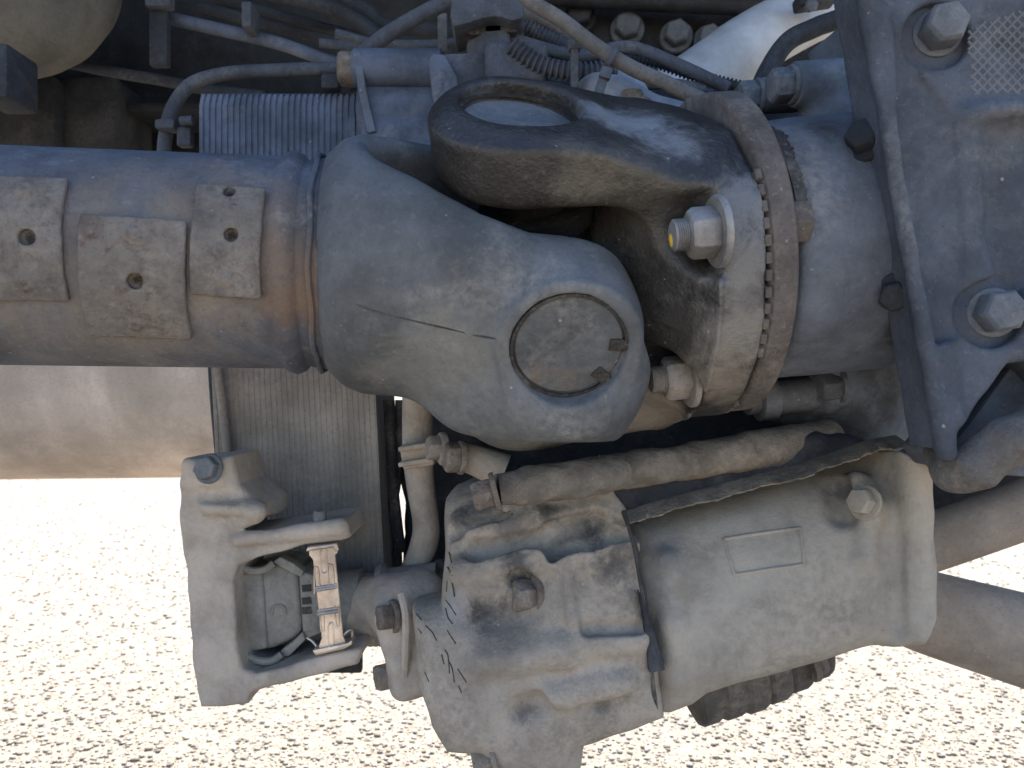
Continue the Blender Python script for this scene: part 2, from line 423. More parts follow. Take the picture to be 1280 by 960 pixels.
# ------------------------------------------------------------------ ground: gravel sheet to the horizon, loose stones where the picture shows them
def ground_mat():
    m = bpy.data.materials.new('gravel_ground'); m.use_nodes = True; t = m.node_tree; N = t.nodes; Lk = t.links
    b = N['Principled BSDF']; geo = N.new('ShaderNodeNewGeometry')
    v = N.new('ShaderNodeTexVoronoi'); v.inputs['Scale'].default_value = 120; Lk.new(geo.outputs['Position'], v.inputs['Vector'])
    n = N.new('ShaderNodeTexNoise'); n.inputs['Scale'].default_value = 60; n.inputs['Detail'].default_value = 8; n.inputs['Roughness'].default_value = .75; Lk.new(geo.outputs['Position'], n.inputs['Vector'])
    r = N.new('ShaderNodeValToRGB'); e = r.color_ramp.elements
    e[0].position = .36; e[0].color = (0.163, 0.142, 0.121, 1); e[1].position = .58; e[1].color = (0.352, 0.315, 0.266, 1)
    Lk.new(n.outputs['Fac'], r.inputs[0])
    r2 = N.new('ShaderNodeValToRGB'); e = r2.color_ramp.elements
    e[0].position = 0; e[0].color = (0.203, 0.180, 0.155, 1); e[1].position = 1; e[1].color = (0.393, 0.352, 0.304, 1); Lk.new(v.outputs['Color'], r2.inputs[0])
    mx = N.new('ShaderNodeMix'); mx.data_type = 'RGBA'; mx.inputs[0].default_value = .5; Lk.new(r.outputs[0], mx.inputs[6]); Lk.new(r2.outputs[0], mx.inputs[7])
    Lk.new(mx.outputs[2], b.inputs['Base Color']); b.inputs['Roughness'].default_value = .95
    ad = N.new('ShaderNodeMath'); ad.operation = 'SUBTRACT'; Lk.new(n.outputs['Fac'], ad.inputs[0]); Lk.new(v.outputs['Distance'], ad.inputs[1])
    bp = N.new('ShaderNodeBump'); bp.inputs['Strength'].default_value = .8; bp.inputs['Distance'].default_value = .006
    Lk.new(ad.outputs[0], bp.inputs['Height']); Lk.new(bp.outputs[0], b.inputs['Normal']); M['gravel_ground'] = m
    s = bpy.data.materials.new('stone'); s.use_nodes = True; t = s.node_tree; N = t.nodes; Lk = t.links
    b = N['Principled BSDF']; geo = N.new('ShaderNodeNewGeometry')
    r = N.new('ShaderNodeValToRGB'); e = r.color_ramp.elements
    e[0].color = (0.176, 0.159, 0.142, 1); e[1].color = (0.407, 0.376, 0.335, 1); e.new(.6).color = (0.298, 0.271, 0.238, 1)
    Lk.new(geo.outputs['Random Per Island'], r.inputs[0]); Lk.new(r.outputs[0], b.inputs['Base Color']); b.inputs['Roughness'].default_value = .95; M['stone'] = s
ground_mat()
G = 150.0
obj('ground', (np.array([[-G, -G, 0], [G, -G, 0], [G, G, 0], [-G, G, 0]], float), [[0, 1, 2, 3]]), M['gravel_ground'], smooth=False, kind='structure')
def stones(n):
    t = (1 + 5 ** .5) / 2
    base = np.array([[0, 0, 1.], [.9, 0, .3], [.25, .85, .35], [-.75, .5, .3], [-.7, -.55, .3], [.3, -.85, .3], [.5, .4, -.4], [-.5, .45, -.4], [-.45, -.5, -.4], [.5, -.45, -.4]])
    tri = np.array([[0, 1, 2], [0, 2, 3], [0, 3, 4], [0, 4, 5], [0, 5, 1], [1, 6, 2], [2, 6, 7], [2, 7, 3], [3, 7, 8], [3, 8, 4], [4, 8, 9], [4, 9, 5], [5, 9, 1], [1, 9, 6]])
    y = 1.1 + 4.0 * RNG.random(n) ** 2.0; x = (RNG.random(n) - .5) * 1.5 * y
    sz = .0015 + .0050 * RNG.random(n) ** 4.0; a = RNG.random(n) * 6.283
    b = base[None] * (sz[:, None, None] * (0.7 + .6 * RNG.random((n, 1, 3))) * np.array([1, 1, .45]))
    b = b + RNG.normal(0, .12, b.shape) * sz[:, None, None]
    c, s = np.cos(a)[:, None], np.sin(a)[:, None]
    V = np.stack([b[..., 0] * c - b[..., 1] * s + x[:, None], b[..., 0] * s + b[..., 1] * c + y[:, None], b[..., 2] + sz[:, None] * .25], -1)
    T = (tri[None] + (np.arange(n) * 10)[:, None, None]).reshape(-1, 3)
    return V.reshape(-1, 3), T
g = obj('gravel', stones(52000), M['stone'], smooth=False, kind='stuff')
tag(g, 'loose pale gravel stones in sunlight under the truck', 'gravel')


# ================================================================== THE DRIVELINE
S0 = P(0, 321, .4437); S1 = P(380, 331, .462)
U = nrm(S1 - S0)                                             # shaft axis, left to right
CJ = S0 + U * ((.021 - S0[0]) / U[0])                        # centre of the universal joint
E1 = nrm(np.cross((0, 0, 1), U)) * -1                        # level, towards the camera
E3 = nrm(np.cross(U, E1)); E3 = E3 if E3[2] > 0 else -E3     # up
T_ = R(33)
A_ = math.cos(T_) * E1 - math.sin(T_) * E3                   # pin of the shaft yoke: towards the camera and down
B_ = math.sin(T_) * E1 + math.cos(T_) * E3                   # pin of the flange yoke: up
RT = .06
def sx(px):                                                  # arc length along the shaft (0 at the joint) of a photograph column
    k = (px - 640) / F; t = (k * CJ[1] - CJ[0]) / (U[0] - k * U[1]); return t

def f_tube_plain(X, Y, Z):
    s, a, b = local(X, Y, Z, CJ, (U, E1, E3)); return np.sqrt(a * a + b * b) - RT
HOLES = [(37, 298, .0042), (172, 350, .0040), (288, 244, .0030), (290, 295, .0036)]  # tube painted dark rust under these plate holes, so they look deep
mat('shaft_paint', (.064, .074, .096), dust_amt=.27, grain=.28, dust=(.30, .275, .25), spots=[(P(385, 372, .402), .030, (.185, .118, .075), .85), (P(350, 330, .40), .022, (.15, .11, .08), .7), (P(255, 300, .385), .05, (.21, .15, .105), .7),
    (P(60, 300, .38), .07, (.19, .15, .115), .6), (P(160, 410, .40), .06, (.25, .215, .175), .6), (P(378, 287, .395), .0045, (.03, .025, .02), .9), (P(410, 395, .4), .012, (.11, .06, .04), .8)] + [(hit(f_tube_plain, x, y)[0], r * .95, (.028, .018, .012), .95) for x, y, r in HOLES])
driveshaft = root('driveshaft', CJ + U * sx(200) - E3 * RT, 'thick dusty grey driveshaft tube ending in a forged fork, running in from the left edge', 'driveshaft')
w0, w1, w2 = sx(358), sx(384), sx(412)
obj('shaft_tube', lathe([(sx(-260), RT), (sx(-250), RT)] + [(sx(p), RT) for p in range(-200, 350, 25)] + [(w0, RT), (w0 + .003, RT + .0020), (w0 + .007, RT + .0034), (w0 + .011, RT + .0016), (w1 + .002, RT - .0016), (w2 - .008, RT - .001), (w2 + .004, RT + .001)], CJ, U, 96), M['shaft_paint'], driveshaft, angle=60)
def weld():
    th = np.linspace(0, 2 * np.pi, 120, endpoint=False)
    c = [CJ + U * (w2 - .0035 + .0006 * math.sin(9 * a)) + (RT + .0012 + .0004 * math.sin(31 * a)) * (math.cos(a) * E1 + math.sin(a) * E3) for a in th]
    return tube(c + [c[0]], .0016, 8, smooth=False)
obj('weld_bead', weld(), M['shaft_paint'], driveshaft)

SWELL = [(P(590, 503, .455), P(660, 504, .442), .0165, .0185), (P(660, 504, .442), P(735, 497, .442), .0185, .0185), (P(735, 497, .442), P(772, 462, .440), .0185, .0115)]
def f_shaft_yoke(X, Y, Z, holes=True):
    s, q, p = local(X, Y, Z, CJ, (U, B_, A_))
    rho = np.interp(s, [-.135, -.125, -.118, -.108, -.095, -.06, -.02, .05], [.0605, .064, .0700, .0738, .0755, .080, .0885, .089])
    rev = np.sqrt(q * q + p * p) - rho
    hw = np.interp(s, [-.115, -.10, -.085, -.065, -.045, -.02, 0], [.095, .080, .072, .0630, .0540, .0470, .0455])
    hl = np.interp(s, [-.115, -.10, -.085, -.05, -.02, 0], [.095, .082, .075, .068, .064, .061])
    w = np.where(q > 0, np.where(s < 0, q - hw, np.sqrt(s * s * 1.25 + q * q) - .0450), np.where(s < 0, -q - hl, (np.sqrt(s * s * 1.25 + (q * .74) ** 2) - .0450)))
    body = smax(rev * .95, w * .92, .022)
    body = smax(body, np.abs(p) - .0898, .006)
    body = smax(body, -(s + .128), .006)
    slot = smax(np.abs(p) - np.interp(s, [-.105, -.075, -.045, -.02], [.010, .024, .040, .047]), -(s + .102), .020)
    body = smax(body, -slot, .012)
    ap = np.abs(p); rr = np.sqrt(s * s + q * q)
    boss = smax(rr - .0362, np.abs(ap - .0735) - .0165, .003)
    body = smin(body, boss, .010)
    for a_, b_, ra, rb in SWELL: body = smin(body, d_caps(X, Y, Z, a_, b_, ra, rb), .028)
    if holes:
        body = smax(body, -smax(rr - .0300, .0872 - ap, .0012), .002)
    return body + lump(X, Y, Z, .0006, 60)
lo, hi = CJ - .135, CJ + .125
obj('shaft_yoke', surfnet(f_shaft_yoke, (CJ[0] - .137, CJ[1] - .098, CJ[2] - .098), (CJ[0] + .056, CJ[1] + .098, CJ[2] + .098), .0016), M['yoke_paint'], driveshaft)
def cap(parent, o, axis, mt, up):
    r = .0318 if mt is M['cap_pale'] else .0284
    return obj('bearing_cap', lathe([(-.02, r), (-.0012, r), (0, r - .0012), (.0003, r * .6), (.0004, .001)], o, axis, 64), mt, parent)
cap(driveshaft, CJ + A_ * .0886, A_, M['cap_steel'], B_)
cap(driveshaft, CJ - A_ * .0878, -A_, M['cap_steel'], B_)
def ring(o, axis, r, wr, a0, a1, lugs, ref, n=56):
    """snap ring: an open flat ring with two eyed lugs"""
    a = nrm(axis); x = nrm(ref - a * (ref @ a)); y = np.cross(a, x); th = np.linspace(a0, a1, n)
    c = np.array([o + r * (math.cos(t) * x + math.sin(t) * y) for t in th]); V = []; Fc = []
    for i, t in enumerate(th):
        rad = math.cos(t) * x + math.sin(t) * y
        V += [c[i] - rad * wr, c[i] + rad * wr, c[i] + rad * wr + a * .0018, c[i] - rad * wr + a * .0018]
    for i in range(n - 1):
        for k in range(4): Fc.append([i * 4 + k, i * 4 + (k + 1) % 4, i * 4 + 4 + (k + 1) % 4, i * 4 + 4 + k])
    Fc += [[3, 2, 1, 0], [n * 4 - 4, n * 4 - 3, n * 4 - 2, n * 4 - 1]]
    vf = (np.array(V), Fc)
    if lugs:
        for t, sg in ((a0, 1), (a1, -1)):
            rad = math.cos(t) * x + math.sin(t) * y; tg = (-math.sin(t) * x + math.cos(t) * y) * sg
            vf = join(vf, box(o + rad * (r - .0045) + tg * .002 + a * .001, (.007, .0085, .0016), (tg, rad, a), .0008))
            vf = join(vf, lathe([(.0005, .0014), (.0012, .0014)], o + rad * (r - .0058) + tg * .0018 + a * .001, a, 12))
    return vf
# B_ is up; the ring's mouth lies at the right of the cap
obj('snap_ring', ring(CJ + A_ * .0884, A_, .0292, .0008, R(18), R(342), True, U * 1.0 - B_ * .35), M['dark_ring'], driveshaft)
# forging line along the arm
pl = [hit(f_shaft_yoke, x, y)[0] for x, y in ((436, 374), (452, 383), (480, 392), (510, 399), (540, 406), (570, 413), (600, 420), (622, 424))]
obj('forging_line', tube(np.array(pl) + np.array([0, .0004, 0]), [.0003, .0009, .0007, .0006, .0008, .0005, .0007, .0002], 6, 4), M['seam_dark'], driveshaft)

# balance plates, bent round the tube
def f_tube_plain(X, Y, Z):
    s, a, b = local(X, Y, Z, CJ, (U, E1, E3)); return np.sqrt(a * a + b * b) - RT
def tube_coord(px, py):
    p, n = hit(f_tube_plain, px, py); d = p - CJ
    return d @ U, math.atan2(d @ E3, d @ E1)
def balance_plate(px0, py0, px1, py1, holes, studs=(), th=.0032, tilt=0.0):
    sa, ta = tube_coord(max(px0, 1), py0); sb, tb = tube_coord(px1, py1)
    if px0 < 1: sa = sx(px0) + .01
    sc, tc = (sa + sb) / 2, (ta + tb) / 2; hs, ht = abs(sb - sa) / 2, abs(ta - tb) / 2 * (RT + th)
    H = [tube_coord(max(1, x), y) + (r,) for x, y, r in holes]; K = [tube_coord(x, y) + (r,) for x, y, r in studs]
    def f(X, Y, Z):
        s, a, b = local(X, Y, Z, CJ, (U, E1, E3)); r = np.sqrt(a * a + b * b); t = (np.arctan2(b, a) - tc) * (RT + th); s = s - sc
        s2, t2 = s + tilt * t, t - tilt * s
        d = smax(smax(np.abs(s2) - hs, np.abs(t2) - ht, .0012), np.abs(r - RT - th / 2 - .0004) - th / 2, .0009)
        for (hs_, ht_, hr) in H:
            d = smax(d, hr - np.sqrt((s - hs_ + sc) ** 2 + (t - (ht_ - tc) * (RT + th)) ** 2), .0008)
        for (hs_, ht_, hr) in K:
            q = np.sqrt((s - hs_ + sc) ** 2 + (t - (ht_ - tc) * (RT + th)) ** 2)
            d = smin(d, smax(np.sqrt(q * q + (r - RT - th) ** 2 * 3) - hr, .0022 - q - (RT + th + .0022 - r), .001), .0015)
        return d + lump(X, Y, Z, .00035, 140)
    corners = [CJ + U * (sc + i * hs * 1.15) + (RT + k) * (math.cos(tc + j * ht / RT * 1.12) * E1 + math.sin(tc + j * ht / RT * 1.12) * E3) for i in (-1, 1) for j in (-1, 0, 1) for k in (-.002, .009)]
    lo = np.min(corners, 0) - .003; hi = np.max(corners, 0) + .003
    return obj('balance_plate', surfnet(f, lo, hi, .0009), M['plate_rusty'], driveshaft)
balance_plate(-70, 226, 87, 376, [(37, 298, .0042)], [(36, 241, .0042), (37, 352, .004)], tilt=.03)
balance_plate(101, 273, 244, 417, [(172, 350, .0040)], [(172, 295, .0036), (172, 400, .0038)], .0042, tilt=-.035)
balance_plate(246, 236, 329, 370, [(288, 244, .0030), (290, 295, .0036)], [(277, 314, .0036), (292, 266, .0026), (286, 350, .0032)], tilt=-.025)

# the joint's cross
cross = root('joint_cross', CJ - np.array([0, 0, .05]), 'black greasy universal joint cross between the two forks', 'joint cross')
def f_cross(X, Y, Z):
    d = np.sqrt((X - CJ[0]) ** 2 + (Y - CJ[1]) ** 2 + (Z - CJ[2]) ** 2) - .034
    for ax in (A_, B2):
        d = smin(d, d_cyl(X, Y, Z, CJ, ax, -.06, .06, .024, .003), .012)
    return d
# flange yoke frame
V_ = nrm((.985, .10, .10))
B2 = nrm(-.25 * U + .97 * (math.sin(R(38)) * E1 + math.cos(R(38)) * E3)); B2s = B2.copy()
BF = nrm(B2 - V_ * (B2 @ V_)); B2L = B2 - 2 * (B2 @ BF) * BF; AF = np.cross(BF, V_); AF = AF if AF[1] < 0 else -AF
obj('cross_body', surfnet(f_cross, CJ - .075, CJ + .075, .003), M['grease_black'], cross)
for ax in (A_, -A_, B2, -B2):
    obj('seal', lathe([(.034, .026), (.034, .032), (.046, .033), (.048, .030)], CJ, ax, 40), M['grease_black'], cross)

# flange yoke
FS0, FS1, FS2 = .0725, .0945, .1125
FR = .0955
flange_yoke = root('flange_yoke', CJ + V_ * .09 - np.array([0, 0, FR]), 'dark greasy flange fork with round bearing eye on top, bolted at its right', 'flange yoke')
KSH = (V_ @ B2) / (BF @ B2)
EARS = .1                                            # bearing eye height along the pin
BN = nrm(.06 * U + math.sin(R(40)) * E1 + math.cos(R(40)) * E3); OU = P(649, 152, .428) - BN * .0955
def f_flange_yoke(X, Y, Z):
    s, b, a = local(X, Y, Z, CJ, (V_, BF, AF))
    se = s - KSH * np.abs(b)                                 # the eyes lean with the joint
    rad = np.sqrt(b * b + a * a)
    top = np.interp(se, [-.06, .0, .03, .055, .08, .11], [.097, .0965, .0950, .088, .080, .071])
    top = np.where(b < 0, np.interp(se, [-.06, .0, .03, .06, .09], [.101, .1015, .1010, .0985, .0955]), top)
    hw = np.interp(se, [-.02, 0, .03, .055, .075], [.0485, .0490, .052, .057, .064])
    hw = np.where(b < 0, np.minimum(hw, .0500), hw)
    w = np.where(se < 0, np.sqrt(se * se + a * a) - .049, np.abs(a) - hw)
    arm = smax(w * .92, (np.abs(b) - top) * .9, np.where(b > 0, .006, .014))
    arm = smax(arm, rad - top * 1.16, .008)
    arm = smax(arm, s - (FS0 + .004), .002)
    slot = smax(np.abs(b) - .060, s - .059, .030)
    arm = smax(arm, -slot, .013)
    disc = smax(rad - FR, np.abs(s - (FS0 + FS1) / 2) - (FS1 - FS0) / 2, .0025)
    disc = smax(disc, b + .25 * np.abs(a - .02) - .079, .003)
    hub = smax(rad - np.interp(s, [.004, .022, .044, .062, .083], [.0, .036, .056, .074, .074]), s - .083, .004) * .75
    d = smin(smin(arm, disc, .012), hub, .034)
    d = smax(smax(d, s - FS1, .0015), rad - FR - 1.5 * np.maximum(FS0 - s, 0), .002)
    # bearing eyes: rim and bore, on the pin axis
    x, y, z = X - CJ[0], Y - CJ[1], Z - CJ[2]
    for po, pin, br in ((OU, BN, .0328), (CJ, B2L, .030)):
        x, y, z = X - po[0], Y - po[1], Z - po[2]
        pb = x * pin[0] + y * pin[1] + z * pin[2]
        rr = np.sqrt(np.maximum(x * x + y * y + z * z - pb * pb, 1e-12))
        d = smin(d, smax(rr - .0425, np.abs(pb - .0865) - .017, .006), .010)
        d = smax(d, -smax(rr - br, .0935 - pb, .0015), .0025)
    # spot faces for the nuts
    for n in NUTS:
        d = smax(d, -smax(np.sqrt((s - FS0) ** 2 * 0 + (b - n[0]) ** 2 + (a - n[1]) ** 2) - .0205, np.abs(s - FS0 + .04) - .040, .002), .006)
    return d + lump(X, Y, Z, .0006, 55)
NUTS = []
def nut_spot(px, py):
    # where the line of sight meets the flange face
    d = np.array([(px - 640) / F, 1, -(py - 480) / F]); o = CJ + V_ * FS0; c = np.array([0, 0, CAMZ])
    t = ((o - c) @ V_) / (d @ V_); q = c + d * t - CJ
    return (q @ BF, q @ AF)
NUTS = [nut_spot(902, 289), nut_spot(866, 470)]
mat('forged_dark', (.024, .022, .020), dust_amt=.05, grain=.18, rough=.42, spec=.45, scale=16, bump=.45, wear=.25, spots=[(hit(f_flange_yoke, 800, 250)[0], .03, (.10, .09, .07), .5),
    (hit(f_flange_yoke, 735, 215)[0], .02, (.15, .13, .10), .5), (hit(f_flange_yoke, 800, 158)[0], .026, (.26, .265, .275), .85), (hit(f_flange_yoke, 750, 140)[0], .018, (.24, .245, .255), .8), (hit(f_flange_yoke, 850, 178)[0], .016, (.22, .22, .225), .7), (hit(f_flange_yoke, 925, 420)[0], .03, (.22, .20, .175), .8), (hit(f_flange_yoke, 905, 480)[0], .03, (.27, .225, .17), .8),
    (hit(f_flange_yoke, 930, 250)[0], .022, (.22, .215, .21), .7), (hit(f_flange_yoke, 938, 330)[0], .022, (.2, .19, .18), .7), (hit(f_flange_yoke, 800, 300)[0], .02, (.075, .068, .058), .8), (hit(f_flange_yoke, 830, 400)[0], .025, (.065, .06, .055), .8), (hit(f_flange_yoke, 790, 430)[0], .015, GREASE, .8), (hit(f_flange_yoke, 600, 130)[0], .015, (.12, .125, .14), .7), (hit(f_flange_yoke, 640, 535)[0], .035, (.17, .16, .145), .85), (hit(f_flange_yoke, 740, 530)[0], .035, (.2, .18, .15), .85), (hit(f_flange_yoke, 820, 515)[0], .03, (.24, .205, .16), .85)])
obj('yoke_body', surfnet(f_flange_yoke, (CJ[0] - .085, CJ[1] - .12, CJ[2] - .115), (CJ[0] + .135, CJ[1] + .12, CJ[2] + .125), .0018), M['forged_dark'], flange_yoke)
cap(flange_yoke, OU + BN * .0950, BN, M['cap_pale'], A_)
cap(flange_yoke, CJ + B2L * .0950, B2L, M['cap_steel'], A_)
obj('snap_ring', ring(OU + BN * .0968, BN, .0322, .0014, R(20), R(335), False, A_), M['dark_ring'], flange_yoke)
for k, (b, a) in enumerate(NUTS):
    bolt(flange_yoke, CJ + V_ * (FS0 - .0006) + BF * b + AF * a, -V_, .0128, .0135, M['nut_steel' if k == 0 else 'nut_dusty'], .0178, .0032, rot=.35 + .3 * k, name='nut',
         stud=(.0078, .0075), paint=(-.35, -.25) if k == 0 else None)

# companion flange
companion_flange = root('companion_flange', CJ + V_ * .107 - np.array([0, 0, FR]), 'brown rusted round flange with toothed joint, clamped behind the dark fork', 'flange')
RC = .0948
obj('flange_disc', lathe([(FS1 + .0022, .03), (FS1 + .0022, RC - .003), (FS1 + .003, RC - .0012), (FS1 + .0044, RC), (FS2 - .002, RC), (FS2, RC - .0025), (FS2, .062), (FS2 + .02, .058), (FS2 + .02, .03)], CJ, V_, 110), M['flange_rust'], companion_flange)
nT = 70
for k in range(nT):
    t = 2 * math.pi * k / nT; rad = math.cos(t) * BF + math.sin(t) * AF
    if math.cos(t) * FR > .079 or (math.sin(t) > 0 and -.55 < math.cos(t) < -.12): continue
    o_ = obj('tooth', box(CJ + V_ * (FS1 + .0011) + rad * (FR - .0081), (.0032, .0056, .0168), (V_, np.cross(rad, V_), rad), .0004, 1), M['flange_rust'], companion_flange)
for b, a in [nut_spot(985, 300)] and [(.050, .058), (-.06, .04), (.02, -.07)]:
    bolt(companion_flange, CJ + V_ * (FS2 - .0005) + BF * b + AF * a, V_, .012, .011, M['flange_rust'], None, rot=.2, name='bolt_head')
# half-moon of torn rubber on the seal behind the flange
OC = CJ + V_ * FS2
def torn_lip():
    V, Fc = [], []; n = 70; a0, a1 = R(-5), R(52)
    for i in range(n):
        t = a0 + (a1 - a0) * i / (n - 1); rad = math.cos(t) * BF + math.sin(t) * AF
        jag = .0011 * float(RNG.normal()) * (RNG.random() < .6) ; e = min(1, min(i, n - 1 - i) / 12)
        for s, r in ((.006, .072), (.0075, .080), (.010 + (.004 + jag) * e, .0795), (.011 + (.004 + jag) * e, .078), (.010, .0775)):
            V.append(OC + V_ * s + rad * r)
    for i in range(n - 1):
        for k in range(5): Fc.append([i * 5 + k, i * 5 + (k + 1) % 5, i * 5 + 5 + (k + 1) % 5, i * 5 + 5 + k])
    Fc += [[4, 3, 2, 1, 0], [n * 5 - 5 + k for k in range(5)]]
    return np.array(V), Fc

# ================================================================== GEARBOX
OGS = .122
def f_gearbox(X, Y, Z):
    s, b, a = local(X, Y, Z, CJ, (V_, BF, AF)); rad = np.sqrt(b * b + a * a)
    rho = np.interp(s, [.115, .121, .127, .198, .210, .228, .26, .30, .40], [.070, .0755, .0775, .0785, .0725, .080, .083, .085, .086])
    d = smax(rad - rho, -(s - OGS), .003) * .85
    d = smax(d, s - .42, .01)
    for (p0, p1, r0, r1) in BOSS:
        d = smin(d, d_caps(X, Y, Z, p0, p1, r0, r1), .016)
    for (p0, r0) in BOSSF:
        d = smin(d, d_cyl(X, Y, Z, p0, V_, 0, .09, r0, .003), .010)
    for (o, h) in BLOCK:
        d = smin(d, d_box(X, Y, Z, o, (V_, np.cross(V_, (0, -1, 0)) * 1.0, np.array([0, -1., 0])), h, .008), .02)
    for c, r in BOSSCUT:
        d = smax(d, -smax(d_cyl(X, Y, Z, c, -V_, -.0005, .05, r, .002), -(s - .1), .001), .003)
    return d + lump(X, Y, Z, .0008, 45)
BZ = .545
BOSSF = [(P(990, 106, BZ), .0150), (P(948, 120, BZ + .05), .0130)]
BOSS = [(P(1040, 150, BZ + .01), P(1100, 190, BZ + .02), .022, .03),
        (P(1040, 482, .545), P(1130, 470, .57), .017, .022), (P(960, 497, .56), P(1080, 520, .58), .014, .03), ]
BLOCK = [(P(1130, 330, .62), (.06, .13, .05)), (P(1120, 110, .6), (.05, .05, .03))]
BOSSCUT = []
gearbox = root('gearbox_housing', P(1080, 560, .58), 'blue grey cast gearbox tail housing behind the flange, with bolt bosses above', 'gearbox')
mat('gearbox_cast', (.108, .121, .144), dust_amt=.22, grain=.25, dust=(.30, .285, .265), scale=12, bump=.35, spots=[(hit(f_gearbox, x, y)[0], r, (.035, .033, .032), .8) for x, y, r in ((1000, 510, .025), (1060, 530, .025), (1110, 500, .02), (970, 480, .018), (1120, 420, .014), (1030, 160, .012))])
obj('housing', surfnet(f_gearbox, (CJ[0] + .11, .36, .52), (.46, .72, .86), .0026), M['gearbox_cast'], gearbox)
lip = obj('torn_seal', torn_lip(), M['rubber_black'], gearbox)
for (px, py, d_, r) in ((990, 106, BZ, 21), (948, 120, BZ + .05, 19), (1050, 482, .535, 19)):
    bolt(gearbox, P(px, py, d_) + V_ * .0005, -V_, S(r, d_) * 1.04, .013, M['bolt_grey'], S(r + 3, d_), .003, rot=.2)
for px, py, r in ((1090, 182, .0095), (1126, 362, .0080)):
    p, n = hit(f_gearbox, px, py); bolt(gearbox, p + n * .002 - V_ * .004, nrm(n * .8 - V_ * .6), r, .008, M['hose_dark'], r * 1.3, .003, rot=.2)
obj('stub_fitting', lathe([(-.03, .012), (0, .012), (.001, .015), (.012, .015), (.013, .010), (.02, .010)], P(968, 497, .545), -V_, 24), M['bolt_grey'], gearbox)

# cast end plate at the right, close to the camera
def f_plate(X, Y, Z):
    d = d_ppoly(X, Y, Z, [(1072, -60), (1400, -60), (1400, 560), (1290, 450), (1265, 455), (1216, 522), (1180, 566), (1178, 550)], .4000, .4000, .4380, .006)
    for pts, r, dd in RIBS:
        for p0, p1 in zip(pts[:-1], pts[1:]):
            d = smin(d, d_caps(X, Y, Z, P(*p0, dd), P(*p1, dd), r), .008)
    for (px, py, r) in ((1172, 44, .0205), (1240, 392, .021)):
        c = P(px, py, .4000)
        q = np.sqrt((X - c[0]) ** 2 + (Z - c[2]) ** 2)
        d = smax(d, -smax(q - r * .82, Y - .4075, .001), .0035)
    # sunk pocket at the right
    d = smax(d, -d_ppoly(X, Y, Z, [(1236, 160), (1400, 150), (1400, 350), (1262, 360), (1240, 300)], .4010, .36, .4100, .008), .012)
    d = smax(d, -d_ppoly(X, Y, Z, [(1118, 40), (1150, 95), (1190, 150), (1205, 330), (1195, 420), (1165, 430), (1140, 300), (1118, 170)], .4010, .36, .4025, .003), .004)
    return d + lump(X, Y, Z, .0006, 70)
RIBS = [([(1074, -60), (1184, 566)], .0042, .3995), ([(1214, 143), (1400, 128)], .0040, .3990), ([(1100, 20), (1196, 520)], .0018, .4000),
        ([(1150, 100), (1178, 190), (1190, 300)], .0015, .4000)]
cover = root('cast_cover', P(1180, 566, .4180), 'slanted grey cast cover with cross hatched patch and two big bolts, right edge', 'cover plate')
obj('cover_body', surfnet(f_plate, (.150, .372, .53), (.31, .452, .83), .0016), M['plate_cast'], cover)
for px, py, r in ((1171, 42, 29), (1240, 391, 30)):
    bolt(cover, P(px, py, .4070), (-.12, -1, 0), S(r - 2, .3930), .015, M['bolt_grey'], S(r + 2, .3930), .002, rot=.15, name='bolt')
# cross hatch: two sets of fine ribs
def hatch():
    vf = None; poly = [(1206, 34), (1300, 0), (1300, 126), (1218, 134), (1210, 110)]
    c2 = np.array(poly, float)
    def inside(x, y):
        return d_poly(np.array([x]), np.array([y]), c2)[0] < -2
    out = []
    for sg in (1, -1):
        for k in np.arange(-400, 500, 13):
            run = []
            for t in np.arange(1180, 1300, 3.0):
                y = 80 + (sg * (t - 1240)) * 1.05 + k
                if inside(t, y): run.append((t, y))
            if len(run) > 2:
                a, b = run[0], run[-1]
                out.append(tube([P(*a, .4002), P(*b, .4002)], .0007, 6, 3))
    return join(*out)
obj('hatch_pattern', hatch(), M['plate_cast'], cover)

# dark web below the cover, and the pale curved lip reaching in from the right
obj('gusset', prism(ppoly([(1216, 525), (1264, 458), (1330, 450), (1330, 600), (1200, 590), (1182, 566)], .4230), (0, .05, 0), .002), M['plate_cast'], cover)
def f_lip(X, Y, Z):
    d = None
    pts = [P(1172, 570, .4380), P(1194, 590, .4130), P(1222, 582, .4030), P(1258, 552, .3980), P(1330, 508, .3980)]
    for i, (a, b) in enumerate(zip(pts[:-1], pts[1:])):
        e = d_caps(X, Y, Z, a, b, .0085 + .0004 * i, .009 + .0004 * i); d = e if d is None else smin(d, e, .01)
    return d + lump(X, Y, Z, .0012, 110)
lipo = obj('lever_arm', surfnet(f_lip, (.19, .36, .51), (.33, .47, .61), .0018), M['lever_dirty'])
tag(lipo, 'dusty crusted curved arm reaching in below the cast cover at right', 'lever')

